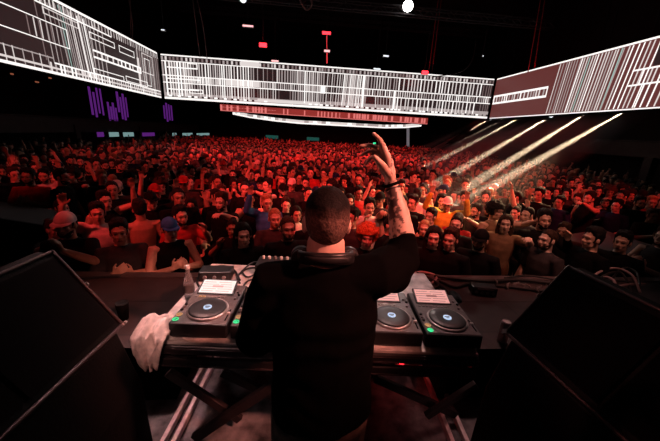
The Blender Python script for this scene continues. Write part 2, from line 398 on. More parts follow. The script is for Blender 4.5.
def person(loc, rz, pose, shirt, scol, hair, hcol, skin, scale=1.0, beard=False, cap=None, mirror=False):
    root = empty('person', loc, rz); root.scale = (-scale if mirror else scale, scale, scale)
    def add(name, me, col, off=None):
        o = bpy.data.objects.new(name, me); C.objects.link(o); o.parent = root; o.color = (*col, 1)
        if off is not None: o.location = off
        return o
    add('body', BODY[pose], SKINS[skin])
    if shirt: add({'tee': 't_shirt', 'long': 'long_sleeved_top', 'tank': 'tank_top'}[shirt], SHIRT[pose, shirt], SHIRTC[scol])
    add('trousers', PANTS, (.012, .012, .016))
    if hair: add('hair', HAIR[hair], HAIRC[hcol], HC)
    if beard: add('beard', HAIR['beard'], HAIRC[hcol], HC)
    if cap: add('cap', HAIR['cap'], SHIRTC[cap], HC)
    return root

# crowd layout ------------------------------------------------------
SUBS = [((5.25, 4.55), 1.1), ((-4.65, 4.6), 1.1)]
spots = []
rows = 14
for r in range(rows):
    y = 3.36+.6*r
    n = int((y*1.25+1.6)/.55)
    for i in range(-n, n+1):
        x = i*.55+(.275 if r % 2 else 0)+.1*y+random.uniform(-.09, .09); yy = y+random.uniform(-.12, .12)
        if x < -11 or x > 12.2: continue
        if any(abs(x-c[0][0]) < c[1] and abs(yy-c[0][1]) < c[1] for c in SUBS): continue
        u, v, q = px((x, yy, .75))
        if not -8 < u < 668: continue
        if 304 < u < 352 and v > 195 and False: continue
        if u < 60 and v > 225 or u > 640 and v > 262: continue
        spots.append([r, x, yy])
spots = spots[:]
specials = [  # photo px of head, overrides, look words
 (170, 232, dict(pose='clasp', shirt='tank', scol='black', hair='fade', hcol='black', skin=0, cap='blue'), 'man in blue cap and black tank top at the stage edge'),
 (140, 212, dict(pose='down', shirt=None, scol=None, hair='short', hcol='black', skin=1, back=1), 'bare-backed person turned away from the stage'),
 (106, 243, dict(pose='clasp', shirt='tee', scol='dark grey', hair='short', hcol='black', skin=1), 'person with black hair and dark grey shirt at the stage edge'),
 (243, 238, dict(pose='down', shirt='tee', scol='black', hair='long', hcol='black', skin=2), 'long-haired woman in black top behind the mixing table'),
 (283, 192, dict(pose='down', shirt='tee', scol='black', hair='fade', hcol='black', skin=4, cap='black', beard=True), 'bearded man in black cap just beside the DJ head'),
 (367, 240, dict(pose='down', shirt='long', scol='black', hair='afro', hcol='orange', skin=2), 'person with big curly orange hair'),
 (417, 197, dict(pose='down', shirt='tee', scol='pale', hair='short', hcol='black', skin=3, back=1), 'person in pale T-shirt turned away, under the white beams'),
 (433, 240, dict(pose='down', shirt='tee', scol='black', hair='long', hcol='black', skin=2), 'long-haired woman in black T-shirt beside the DJ sleeve'),
 (463, 252, dict(pose='down', shirt='tee', scol='black', hair='short', hcol='brown', skin=4), 'brown-haired man in black T-shirt at the stage edge'),
 (485, 246, dict(pose='down', shirt='tee', scol='black', hair='fade', hcol='black', skin=1, cap='black', beard=True), 'bearded man in black cap and T-shirt at the stage edge'),
 (98, 216, dict(pose='raise', shirt='tee', scol='pale', hair='short', hcol='black', skin=0), 'person in pale T-shirt with raised arm, facing the stage'),
 (267, 205, dict(pose='raise', shirt='long', scol='blue', hair='short', hcol='fair', skin=0), 'fair-haired person in bright blue long sleeves'),
 (447, 206, dict(pose='both', shirt='long', scol='yellow', hair='fade', hcol='black', skin=1, cap='pale'), 'person in yellow top and pale cap lit by the white beams'),
 (505, 226, dict(pose='point', shirt='tee', scol='tan', hair='long', hcol='brown', skin=2), 'brown-haired woman in tan top stretching an arm forward'),
 (400, 200, dict(pose='down', shirt='tee', scol='red', hair='long', hcol='fair', skin=2), 'fair long-haired woman in red top behind the raised arm'),
]
used = {}
for k, (u, v, ov, lab) in enumerate(specials):
    P = atz(u, v, .745); best = min((i for i in range(len(spots)) if i not in used), key=lambda i: (spots[i][1]-P.x)**2+(spots[i][2]-P.y)**2)
    used[best] = k; spots[best][1] = P.x; spots[best][2] = max(P.y, 3.27)
for i, k in used.items():      # nobody stands inside a special person
    for j in range(len(spots)):
        if j in used: continue
        dx, dy = spots[j][1]-spots[i][1], spots[j][2]-spots[i][2]; d = math.hypot(dx, dy)
        if d < .5 and d > 0: spots[j][1] += dx/d*(.5-d); spots[j][2] = max(3.27, spots[j][2]+dy/d*(.5-d))
order = sorted(range(len(spots)), key=lambda i: (i not in used, spots[i][0], abs(spots[i][1])))
keep = set(order[:300])
ORD = ['zeroth', 'first', 'second', 'third', 'fourth', 'fifth', 'sixth', 'seventh', 'eighth', 'ninth', 'tenth', 'eleventh', 'twelfth', 'thirteenth', 'fourteenth', 'fifteenth', 'sixteenth', 'seventeenth', 'eighteenth', 'nineteenth', 'twentieth']
def ordinal(n):
    if n <= 20: return ORD[n]
    t, u = divmod(n, 10); tens = {2: 'twenty', 3: 'thirty', 4: 'forty'}
    return f'{tens[t]}-{ORD[u]}' if u else {2: 'twentieth', 3: 'thirtieth', 4: 'fortieth'}[t]
byrow = {}
for i in sorted(keep, key=lambda i: spots[i][1]): byrow.setdefault(spots[i][0], []).append(i)
rowpos = {i: n+1 for r in byrow.values() for n, i in enumerate(r)}
HW = {'short': 'short-haired', 'long': 'long-haired', 'bun': 'bun-haired', 'fade': 'crop-haired', 'afro': 'curly-haired'}
for i in sorted(keep):
    r, x, y = spots[i]
    face = math.atan2(x-.1, y-.9)*-1
    if i in used:
        u, v, ov, lab = specials[used[i]]; ov = dict(ov); back = ov.pop('back', 0)
        o = person((x, y, FLOOR_Z), face+(PI if back else random.uniform(-.25, .25)), scale=1.02, **ov)
        tag(o, lab, 'person', 'front of the dancing crowd'); continue
    pose = random.choices(list(POSES), [40, 10, 4, 9, 17, 7])[0]
    if r == 0 and pose in ('both', 'point'): pose = 'clasp'
    sh = random.choices(['tee', 'long', 'tank'], [70, 15, 15])[0]
    scl = random.choices(['black', 'dark grey', 'grey', 'pale', 'red', 'dark blue', 'tan'], [70, 12, 4, 5, 4, 4, 1])[0]
    if r < 2 and scl in ('pale', 'tan', 'grey'): scl = 'dark grey'
    hr = random.choices(['short', 'long', 'bun', 'fade', 'afro'], [45, 24, 6, 20, 5])[0]
    hcl = random.choices(['black', 'brown', 'fair'], [65, 25, 10])[0]
    bd = hr in ('short', 'fade') and random.random() < .4
    cp = random.choice(['black', 'pale', 'red', 'dark blue']) if hr in ('short', 'fade') and random.random() < .16 else None
    if cp: hr = 'fade'
    s = random.gauss(1.0, .035); s = min(1.07, max(.92, s)); s *= .95 if hr in ('long', 'bun') else 1.02
    o = person((x, y, FLOOR_Z), face+random.gauss(0, .5), pose, sh, scl, hr, hcl, random.choices(range(5), [30, 25, 20, 8, 17])[0], s, bd, cp, random.random() < .5)
    look = ('bearded ' if bd else '')+(f'{hcl}-haired' if hr in ('long', 'afro') and hcl != 'black' else HW[hr] if not cp else '')
    if cp: look = f'{cp}-capped' if not bd else f'bearded {cp}-capped'
    garment = {'tee': 'T-shirt', 'long': 'long sleeves', 'tank': 'tank top'}[sh]
    tag(o, f'{look.strip()} person in {scl} {garment}, {ordinal(r+1)} row from stage, {ordinal(rowpos[i])} from purple-lit balcony', 'person', 'front of the dancing crowd')

# the rest of the crowd: one mass behind the front rows
far = []
for p in POSES:
    for hk in ('short', 'long', 'fade', 'cap'):
        parts = [(solid(body_bm(p, False, True), .03, 1, 1, .95), 0), (solid(shirt_bm(p, 'tee'), .038, 1, 1, .95), 1)]
        bmh = bmesh.new(); bmh.from_mesh(HAIR[hk]); bmesh.ops.translate(bmh, vec=HC, verts=bmh.verts)
        parts.append((solid(bmh, .03, 0), 2))
        vs, ts, ids, n = [], [], [], 0
        for me, k in parts:
            a = coords(me); me.calc_loop_triangles(); t = np.empty(len(me.loop_triangles)*3, np.int32); me.loop_triangles.foreach_get('vertices', t)
            vs.append(a); ts.append(t.reshape(-1, 3)+n); ids.append(np.full(len(a), k)); n += len(a)
        far.append((np.concatenate(vs), np.concatenate(ts), np.concatenate(ids)))
VV, TT, CC, off = [], [], [], 0
def add_far(x, y):
    global off
    a, t, ids = far[rng.choice(len(far), p=np.repeat([.44, .12, .05, .1, .2, .09], 4)/4)]
    s = rng.normal(1, .04); ang = -math.atan2(x-.1, y-.9)+rng.normal(0, .5); c, sn = math.cos(ang)*s, math.sin(ang)*s
    b = np.stack([a[:, 0]*c-a[:, 1]*sn+x, a[:, 0]*sn+a[:, 1]*c+y, a[:, 2]*s+FLOOR_Z], 1)
    sk = np.array(SKINS[rng.choice(5, p=[.3, .25, .2, .08, .17])])
    shc = np.array(list(SHIRTC.values())[rng.choice(7, p=[.68, .12, .05, .06, .04, .04, .01])]); hc = np.array(list(HAIRC.values())[rng.choice(3, p=[.7, .22, .08])])
    VV.append(b); TT.append(t+off); CC.append(np.stack([sk, shc, hc])[ids]); off += len(a)
for i in range(len(spots)):
    if i not in keep: add_far(spots[i][1], spots[i][2])
r = 0; y = 3.36+.6*rows
while y < 33:
    n = int((y*1.22+1.2)/.58)
    for i in range(-n, n+1):
        x = i*.58+(.29 if r % 2 else 0)+.1*y+random.uniform(-.12, .12); yy = y+random.uniform(-.15, .15)
        if -12.5 < x < 14 and not (abs(x+11.8) < .5 or abs(x-15) < .5) and -6 < px((x, yy, .6))[0] < 666 and random.random() < .93: add_far(x, yy)
    r += 1; y += .64
VV = np.concatenate(VV); TT = np.concatenate(TT); CC = np.concatenate(CC)
me = bpy.data.meshes.new('crowd'); me.vertices.add(len(VV)); me.vertices.foreach_set('co', VV.astype(np.float32).ravel())
me.loops.add(len(TT)*3); me.loops.foreach_set('vertex_index', TT.astype(np.int32).ravel())
me.polygons.add(len(TT)); me.polygons.foreach_set('loop_start', np.arange(0, len(TT)*3, 3, dtype=np.int32))
me.update(calc_edges=True); me.polygons.foreach_set('use_smooth', [True]*len(TT)); set_attr(me, 'tint', CC)
crowd = link('crowd', me, M['tint']); crowd['kind'] = 'stuff'; tag(crowd, 'dense dancing crowd filling the hall under the LED screens', 'crowd')

# ------------------------------------------------------------------ the hall
struct('floor', B((1, 20, FLOOR_Z-.05), (34, 50, .1)), M['floor'])
struct('ceiling', B((1, 20, 11.5), (34, 50, .1)), M['ceil'])
struct('wall_far', B((1, 44, 5), (34, .2, 13)), M['wall'])
struct('wall_left', B((-15.5, 20, 5), (.2, 50, 13)), M['wall'])
struct('wall_right', B((17.5, 20, 5), (.2, 50, 13)), M['wall'])
DK, YE = .43, 2.995      # raised deck height and its front edge; the DJ stands in the sunken bay behind it
stage = obj('stage_platform', B((1, .2, FLOOR_Z/2-.02), (14, 4.5, -FLOOR_Z-.044)), M['bay']); stage['kind'] = 'structure'
for nm, x0, x1, y0, y1 in (('stage_deck', -6, 8, 2.46, YE), ('stage_deck', -6, -.90, 1.86, 2.458), ('stage_deck', 1.10, 8, 1.80, 2.458)):
    bm = B(((x0+x1)/2, (y0+y1)/2, (DK-.04)/2), (x1-x0, y1-y0, DK+.036)); bm.normal_update()
    for f in bm.faces: f.material_index = 0 if f.normal.z > .5 else 1
    o = obj(nm, bm, [M['deck'], M['black_matte']]); o['kind'] = 'structure'
o = obj('stage_front', B((1, YE-.25, FLOOR_Z/2-.02), (14, .5, -FLOOR_Z-.044)), M['black_matte']); o['kind'] = 'structure'
bm = bmesh.new(); box(bm, (1, YE+.008, DK-.03), (14, .016, .06)); box(bm, (1, YE-.05, DK+.006), (14, .10, .012)); o = obj('trim_1', bm, M['edge_dark']); o['kind'] = 'structure'
# balconies along both sides
for nm, X, s in (('balcony_slab', -12.9, 1), ('balcony_slab', 16.2, -1)):
    bm = bmesh.new(); zb = 0 if s > 0 else .35; box(bm, (X, 19, 1.35+zb), (2.4, 34, .25)); box(bm, (X+s*1.15, 19, 1.6+zb), (.12, 34, .55)); box(bm, (X+s*1.15, 19, 1.93+zb), (.05, 34, .04))
    o = obj(nm, bm, M['balcony']); o['kind'] = 'structure'
for X, y0 in ((-11.8, 11), (-11.8, 17.2), (-11.8, 23.5), (15.0, 12), (15.0, 20), (15.0, 28)):
    o = obj('pillar', B((X, y0, .3), (.35, .35, 2.6)), M['balcony']); o['kind'] = 'structure'

# ------------------------------------------------------------------ LED ribbon screens
LED = ['led_bg', 'led0', 'led1', 'led2', 'led3', 'led_teal', 'led_bg_red', 'led_redA', 'led_redB']
ZB, ZT = 3.31, 5.71
def led_screen(P0, du, L, nrm, rects, label, bg=0, z0=ZB, z1=ZT, depth=.25, cat='LED screen'):
    """P0 = lower start corner; rects: (u0,u1,v0,v1,mat,slant), u along the screen in metres, v 0 bottom..1 top."""
    P0 = V(P0); du = V(du); nrm = V(nrm); root = empty('led_screen', P0, 0, label, cat); Hh = z1-z0
    R = Matrix((du, -nrm, V((0, 0, 1)))).transposed()
    b = bmesh.new(); box(b, du*(L/2)-nrm*(depth/2+.012)+V((0, 0, Hh/2)), (L+.1, depth, Hh+.1), R); obj('housing', b, M['black_matte'], root)
    b = bmesh.new(); box(b, du*(L/2)-nrm*.005+V((0, 0, Hh/2)), (L, .01, Hh), R, bg)
    for u0, u1, v0, v1, k, sl in rects:
        u0 = max(u0, 0); u1 = min(u1, L)
        if u1-u0 < .01: continue
        d = .004+.001*(5-min(k, 5))
        q = [b.verts.new(du*(u+sl*(v-.5)*Hh)+nrm*d+V((0, 0, v*Hh))) for u, v in ((u0, v0), (u1, v0), (u1, v1), (u0, v1))]
        b.faces.new(q).material_index = k
    me = bpy.data.meshes.new('display'); b.to_mesh(me); b.free(); link('display', me, [M[k] for k in LED], root)
    for f in (.12, .38, .63, .88):
        b = bmesh.new(); tube(b, [du*(L*f)-nrm*(depth/2)+V((0, 0, Hh)), du*(L*f)-nrm*(depth/2)+V((0, 0, 11.4-z0))], .012, 6); obj('suspension_wire', b, M['black_matte'], root)
    return root
def outline(u0, u1, v0, v1, tu, tv, k, sl=0):
    return [(u0, u1, v0, v0+tv, k, sl), (u0, u1, v1-tv, v1, k, sl), (u0, u0+tu, v0, v1, k, sl), (u1-tu, u1, v0, v1, k, sl)]
rd = random.Random(3)
def vlines(u0, u1, step, w, v0, v1, ks, sl=0, jit=.25, skip=0):
    out = []; u = u0
    while u < u1-w:
        if rd.random() >= skip: out.append((u, u+w, v0, v1, rd.choice(ks), sl))
        u += step*(1+rd.uniform(-jit, jit))
    return out
XL, XR, YB = -8.42, 12.1, 19.98
# back screen: u from the photo's column
def ub(x): 
    a, b = aty(161, 97, YB), aty(491, 121, YB); return (aty(x, 97+(x-161)*24/330, YB).x-XL)
LB = XR-XL-.12
R1 = [(0, LB, .0, .05, 1, 0), (0, LB, .97, 1, 1, 0), (0, LB, .845, .865, 1, 0), (0, LB, .53, .552, 1, 0), (0, LB, .37, .392, 1, 0), (0, LB, .10, .155, 3, 0)]
R1 += vlines(0, LB, .22, .11, .875, .955, [2, 3, 3, 4])+vlines(0, LB, .3, .2, .06, .10, [1, 2, 1, 3])
R1 += vlines(0, ub(192), .16, .09, .08, .86, [1, 2, 2, 3]) + [(ub(166), ub(167.5), .08, .85, 1, 0), (ub(170), ub(171), .08, .85, 1, 0), (ub(168), ub(198), .71, .735, 1, 0), (ub(166), ub(198), .22, .245, 1, 0), (ub(166), ub(200), .46, .485, 1, 0), (ub(178), ub(179), .08, .85, 1, 0), (ub(184), ub(185), .08, .85, 1, 0)]
R1 += outline(ub(188), ub(198), .72, .84, .05, .018, 1)+outline(ub(188), ub(202), .16, .26, .05, .018, 1)
R1 += vlines(ub(188), ub(254), .155, .06, .10, .85, [1, 2, 2, 3]) + vlines(ub(188), ub(254), .1, .05, .4, .53, [1, 2])
R1 += [(ub(225), ub(258), .40, .53, 2, 0), (ub(240), ub(258), .85, .97, 2, 0)]
R1 += vlines(ub(256), ub(280), .17, .045, .1, .53, [2, 3, 4])+vlines(ub(256), ub(275), .3, .04, .55, .85, [4, 4, 3])
R1 += vlines(ub(275), ub(300), .15, .07, .55, .85, [2, 3, 3])+vlines(ub(288), ub(302), .16, .06, .1, .4, [3, 3, 4])
R1 += vlines(ub(296), ub(324), .13, .07, .10, .85, [1, 2, 2, 3])+vlines(ub(258), ub(322), .12, .05, .39, .53, [2, 3])
R1 += [(ub(318), ub(323), .36, .55, 1, 0), (ub(256), ub(318), .06, .14, 2, 0)]
R1 += vlines(ub(324), ub(352), .15, .045, .1, .85, [3, 4, 3, 2], .04)+vlines(ub(340), ub(364), .105, .055, .1, .85, [1, 2, 2, 3], .05)
R1 += vlines(ub(364), ub(394), .19, .06, .56, .85, [2, 3])+vlines(ub(372), ub(396), .17, .05, .1, .37, [2, 3, 3], -.06)+[(ub(390), ub(392), .1, .53, 1, 0), (ub(359), ub(361), .1, .85, 1, 0)]
R1 += vlines(ub(394), ub(476), .235, .07, .56, .85, [1, 2, 2])+vlines(ub(394), ub(472), .235, .07, .1, .37, [1, 2, 2])+vlines(ub(364), ub(488), .16, .06, .39, .53, [1, 2, 3])
R1 += vlines(ub(476), ub(489), .16, .05, .12, .84, [3, 4])
R1 += [(ub(324), LB, .155, .18, 3, 0)]
led_screen((XL+.1, YB, ZB), (1, 0, 0), LB-.1, (0, -1, 0), R1, 'long LED ribbon of white vertical lines hanging across the hall middle')
# left screen: u=0 at the far corner, running towards the stage
YN = 6.6
def ul(x): return YB-atx(x, 96-(161-x)*.2, XL).y
LL = YB-YN
def vl(x, y): p = atx(x, y, XL); return (p.z-ZB)/(ZT-ZB)
def seg(xa, xb, ya, yb, k, sl=0): # rectangle by photo corners on the left screen
    return (ul(xb), ul(xa), vl((xa+xb)/2, yb), vl((xa+xb)/2, ya), k, sl)
E_ = LL
R2 = [(.1, E_, .0, .035, 1, 0), (.1, E_, .965, 1, 1, 0)]
R2 += vlines(.1, ul(52), .2, .07, .86, .96, [2, 3, 2]) + [(ul(120), ul(52), .845, .865, 1, 0)]
R2 += [(.1, E_, .07, .095, 2, 0), (.1, ul(60), .14, .16, 1, 0)]+vlines(.1, ul(55), .18, .08, .035, .15, [1, 2, 3])
R2 += vlines(ul(55), E_, .30, .035, .03, .22, [2, 3])+[(ul(60), E_, .20, .215, 3, 0)]
R2 += outline(ul(78), ul(4), .40, .66, .04, .0125, 1)+vlines(ul(78), ul(35), .22, .045, .42, .64, [3, 2, 4])+outline(ul(4), E_, .40, .66, .04, .0125, 1)
R2 += vlines(ul(84), ul(48), .25, .04, .16, .9, [4, 4, 3], .03)
R2 += vlines(ul(100), ul(70), .11, .04, .08, .94, [2, 3, 3, 5, 2], .1)+vlines(ul(97), ul(80), .3, .06, .08, .92, [1, 5, 2], .1)
R2 += vlines(ul(112), ul(96), .28, .06, .08, .9, [2, 3, 3])
R2 += outline(ul(122), ul(99), .68, .78, .04, .013, 1)+outline(ul(140), ul(126), .66, .78, .04, .013, 1)
R2 += [(ul(145), ul(100), .50, .53, 1, 0), (ul(145), ul(100), .40, .43, 1, 0)]+vlines(ul(145), ul(103), .35, .1, .42, .52, [1, 2])
R2 += outline(ul(127), ul(98), .15, .24, .04, .013, 1)+outline(ul(150), ul(129), .17, .27, .04, .013, 1)
R2 += outline(ul(157), ul(147), .12, .84, .05, .015, 2)+outline(ul(154), ul(149), .2, .75, .04, .012, 1)+[(ul(157), ul(146), .45, .47, 2, 0), (ul(144), ul(142), .15, .7, 2, 0)]
R2 += vlines(.15, ul(140), .28, .12, .08, .86, [4, 3, 4])
R2 += outline(ul(90), ul(58), .74, .83, .06, .015, 2)
led_screen((XL, YB-.15, ZB), (0, -1, 0), LL-.15, (1, 0, 0), R2, 'LED ribbon of white outlined boxes along the purple-lit balcony side')
# right screen
YN2 = 9.2; LR = YB-YN2
def ur(x): return YB-atx(x, 121-(x-491)*.07, XR).y
R3 = [(.05, LR, .0, .02, 1, 0), (.05, LR, .97, 1, 1, 0)]+outline(.05, ur(540), .36, .58, .07, .045, 1)+vlines(.1, ur(540), .24, .1, .4, .54, [1, 2, 3])
R3 += vlines(ur(545), ur(566), .16, .05, .03, .96, [2, 3, 3], .08)+vlines(ur(564), ur(602), .13, .055, .03, .96, [1, 2, 3, 5, 2], .1)
R3 += vlines(ur(600), ur(634), .17, .05, .03, .96, [1, 2, 3], .12)
R3 += [(ur(618), LR, .565, .59, 1, 0), (ur(618), LR, .35, .375, 1, 0)]+vlines(ur(634), LR, .22, .055, .03, .36, [1, 2], .12)+vlines(ur(628), LR, .17, .055, .37, .57, [1, 2, 3], .1)
R3 += [(ur(636), LR, .6, .96, 0, 0)]
led_screen((XR, YB-.08, ZB), (0, -1, 0), LR-.08, (-1, 0, 0), R3, 'reddish LED ribbon with slanted white lines above the white beams', bg=6)
# far side of the ring
Z1, Z2 = 3.25, 3.82
R4 = [(0, 19.7, .0, .1, 7, 0), (0, 5, .55, .62, 7, 0), (0, 19.7, .9, 1, 8, 0)]+vlines(0, 4.2, .3, .18, .1, .95, [7, 7, 8])+vlines(4.2, 11.5, .33, .12, .1, .9, [8, 8, 7])+vlines(11, 19.6, .26, .19, .15, .95, [7, 7, 8])
led_screen((-7.7, 30, Z1), (1, 0, -.006), 19.7, (0, -1, 0), R4, 'thin red LED ribbon hanging farther back below the long one', bg=8, z0=Z1, z1=Z2)
pts = [(233, 112.5, 31), (250, 116, 31), (275, 119.5, 31), (300, 122, 31), (330, 123.6, 31), (360, 125.2, 31), (385, 126.5, 31), (405, 126.2, 31), (421, 124.6, 31)]
root = empty('led_screen', aty(330, 122, 31), 0, 'curved white LED strip under the thin red ribbon', 'LED screen')
P = [aty(*q)-root.location for q in pts]
bm = bmesh.new()
for a, b, i in zip(P, P[1:], range(20)):
    bar(bm, a, b, .3, .36, 0)
obj('housing', bm, M['black_matte'], root)
bm = bmesh.new()
for i, (a, b) in enumerate(zip(P, P[1:])):
    n = 7
    for k in range(n):
        p, q = a.lerp(b, k/n), a.lerp(b, (k+1)/n); mi = rd.choice([0, 1, 1, 2, 2]) 
        bar(bm, p+V((0, -.16, .05)), q+V((0, -.16, .05)), .02, .22, mi); bar(bm, p+V((0, -.16, -.12)), q+V((0, -.16, -.12)), .02, .12, 0)
obj('display', bm, [M['led0'], M['led1'], M['led2']], root)

# ------------------------------------------------------------------ ceiling rig
def truss(x0, x1, y, z, label):
    r = empty('lighting_truss', (0, y, z), 0, label, 'truss', 'dark trusses under the ceiling')
    bm = bmesh.new(); s = .17
    for dy in (-s, s):
        for dz in (-s, s): bar(bm, (x0, dy, dz), (x1, dy, dz), .05)
    obj('chord', bm, M['truss'], r); bm = bmesh.new(); x = x0; k = 0
    while x < x1-.4:
        for dy in (-s, s): bar(bm, (x, dy, -s if k % 2 else s), (x+.45, dy, s if k % 2 else -s), .025)
        bar(bm, (x, -s, s if k % 2 else -s), (x, s, s if k % 2 else -s), .025); x += .45; k += 1
    obj('lattice', bm, M['truss'], r)
truss(-9, 13, 17.3, 8.0, 'dark ceiling truss carrying the bright white lamp')
truss(-9, 13, 23.5, 9.2, 'dark ceiling truss hung higher and farther back')
truss(-9, 13, 12.0, 9.3, 'dark ceiling truss hung before the other two')
def lamp(x, y, Y, r, mt, label, bar_l=0, group='small lamps under the ceiling', top=7.8):
    p = aty(x, y, Y); root = empty('hanging_lamp', p, 0, label, 'lamp', group)
    if bar_l:
        obj('body', B((0, .06, .02), (bar_l+.06, .12, r*2+.06)), M['black_plastic'], root, bevel=.01); obj('lens', B((0, -.01, 0), (bar_l, .04, r*2)), mt, root)
    else:
        rot = (EYE+V((0, 3, -1))-p).to_track_quat('Z', 'Y').to_matrix(); bm = bmesh.new(); cyl(bm, rot @ V((0, 0, -.2)), r*1.1, .36, rot=rot); obj('body', bm, M['black_plastic'], root)
        bm = bmesh.new(); ell(bm, (0, 0, 0), (r, r, r*.3), rot); obj('lens', bm, mt, root, True)
    bm = bmesh.new(); bar(bm, (0, .06, r), (0, .06, max(top-p.z, r+.1)), .03); obj('yoke', bm, M['truss'], root)
    return root
lamp(408, 6, 17, .24, M['lamp_white'], 'brilliant white spotlight high under the ceiling')
lamp(243, -1, 17, .16, M['lamp_dim'], 'dim white lamp at the top of the view')
lamp(263, 45, 17, .09, M['lamp_red'], 'bright red lamp above the long LED ribbon', .36)
lamp(326.5, 33, 17, .06, M['lamp_red'], 'thin red bar lamp above a red upright tube', .42)
lamp(425, 72.5, 19, .09, M['lamp_red'], 'red lamp on the top edge of the ribbon beside two cables', .36)
lamp(248, 26, 17, .035, M['lamp_pink'], 'faint pink bar lamp high above the ribbon', .5)
lamp(275, 61, 18, .035, M['lamp_pink'], 'faint pink bar lamp just above the ribbon edge', .36)
lamp(327, 51, 18, .05, M['lamp_pink'], 'pale pink lamp half way up the red upright tube', .3)
lamp(386, 56, 18, .035, M['lamp_dim'], 'small pale lamp below the brilliant spotlight', .3)
lamp(377, 69, 19, .035, M['lamp_dim'], 'small pale lamp touching the ribbon top edge', .4)
a, b = aty(327, 36, 18.3), aty(327, 63, 18.3); bm = bmesh.new(); tube(bm, [a, b], .03, 8)
tag(obj('red_tube', bm, emis('tube_red', (1, .05, .06), .9), smooth=True), 'upright glowing red tube hanging below the thin red bar lamp', 'light tube')
for x, y, Y, w, lab in ((163, 30, 17, .3, 'tiny cold lamp before the ribbon corner'), (483, 56, 18, .1, 'tiny cold lamp among dark cables')): lamp(x, y, Y, .02, M['lamp_dim'], lab, w*.5)
def cable(pts, r, mt, label, group=None, name='cable', n=8):
    P = [V(p) for p in pts]; Q = []
    for i in range(len(P)-1):
        p0, p1, p2, p3 = P[max(i-1, 0)], P[i], P[i+1], P[min(i+2, len(P)-1)]
        for k in range(8):
            t = k/8; Q.append(.5*((2*p1)+(p2-p0)*t+(2*p0-5*p1+4*p2-p3)*t*t+(3*p1-p0-3*p2+p3)*t**3))
    Q.append(P[-1]); bm = bmesh.new(); tube(bm, Q, r, n); return tag(obj(name, bm, mt, smooth=True), label, 'cable', group)
M['pale_cable'] = mat('pale_cable', (.35, .24, .24), .6, noise_amt=.2)
M['red_lit_cable'] = mat('red_lit_strap', (.45, .03, .05), .6, noise_amt=.2)  # red light falling on the straps is put into their colour
for xa, xb, yb, Y, mt, lab in ((126, 132, 46, 12.2, 'pale_cable', 'slack pair of pale cables before the boxed LED ribbon'), (130, 131, 46, 12.4, 'pale_cable', 'straight pale cable before the boxed LED ribbon'),
        (191, 200, 57, 19.7, 'pale_cable', 'slanted pale cable beside the ribbon corner'), (194, 207, 58, 19.8, 'pale_cable', 'loose pale cable next to the slanted one'), (440, 429, 70, 19.6, 'red_lit_cable', 'thin red-lit strap slanting onto the ribbon by the red lamp'),
        (443, 432, 72, 19.7, 'red_lit_cable', 'second thin red-lit strap beside the red lamp'), (543, 528, 72, 17, 'red_lit_cable', 'red-lit strap slanting onto the reddish ribbon'), (547, 534, 69, 17.1, 'red_lit_cable', 'steeper red-lit strap onto the reddish ribbon')):
    a, b = (atx(xa, -14, -8.56-.1*(Y-12)), atx(xb, yb, -8.56-.1*(Y-12))) if Y < 13 else (aty(xa, -14, Y), aty(xb, yb, Y)); mid = (a+b)/2+V((.12, 0, -.2)) if 'slack' in lab or 'loose' in lab else (a+b)/2; cable([a, mid, b], .022, M[mt], lab, name='hanging_cable')
cable([aty(298, -6, 12), aty(302, 4, 12), aty(307, 10, 12), aty(312, 4, 12), aty(309, -6, 12)], .03, M['pale_cable'], 'looped cable end dangling from the ceiling', name='hanging_cable')
cable([aty(432, 77, 19), aty(460, 72, 19), aty(472, 60, 19), aty(476, 40, 19)], .025, M['truss'], 'dark drooping cable above the ribbon', name='hanging_cable')

# far and side details
for x0, x1, y0, y1, X, lab in ((92, 101, 87, 120, -11.9, 'purple lit panel before the first pillar'), (109, 116, 103, 121, -11.9, 'low purple lit panel between pillars'), (119, 126, 92, 120, -11.9, 'narrow purple lit panel'), (164, 172, 104, 122, -11.9, 'purple lit panel under the ribbon corner')):
    a, b = atx(x0, y1, X-.8), atx(x1, y0, X-.8); c = (a+b)/2
    r = empty('lit_panel', c, 0, lab+' at the balcony', 'light panel', 'purple panels along the balcony')
    obj('frame', B((-.03, 0, 0), (.04, abs(b.y-a.y)+.1, abs(b.z-a.z)+.1)), M['black_matte'], r); bm = bmesh.new(); n_ = 4
    for q in range(n_):
        hh = abs(b.z-a.z)*random.uniform(.65, 1); box(bm, (0, abs(b.y-a.y)*((q+.5)/n_-.5), (abs(b.z-a.z)-hh)*random.uniform(-.5, .5)), (.04, abs(b.y-a.y)/n_*random.uniform(.35, .7), hh))
    obj('glow', bm, M['purple'], r)
for x, w, k, lab in ((98, 5, 'purple', 'purple'), (110, 8, 'bar_cyan', 'first pale'), (124, 9, 'bar_cyan', 'second pale'), (143, 11, 'purple', 'long purple'), (173, 3, 'bar_cyan', 'tiny white'), (183, 9, 'bar_cyan', 'distant pale'), (197, 12, 'bar_cyan', 'farthest pale')):
    a, b = atx(x, 138, -11.6), atx(x+w, 131, -11.6); c = (a+b)/2
    tag(obj('bar_light', B(c, (.05, abs(b.y-a.y), .26)), M[k]), f'{lab} bar light glowing under the balcony', 'light', 'bar lights under the balcony')
for x, y, w in ((37, 82, 6), (50, 78, 5), (12, 74, 4)):
    p = atx(x, y, -13.4); tag(obj('wall_light', B(p, (.05, w*.03, .06)), M['warm']), {37: 'warm light glimpsed under the boxed LED ribbon', 50: 'second warm light under the boxed ribbon', 12: 'warm light nearest the edge of view'}[x].replace('nearest', 'close to'), 'light', 'warm lights over the balcony')
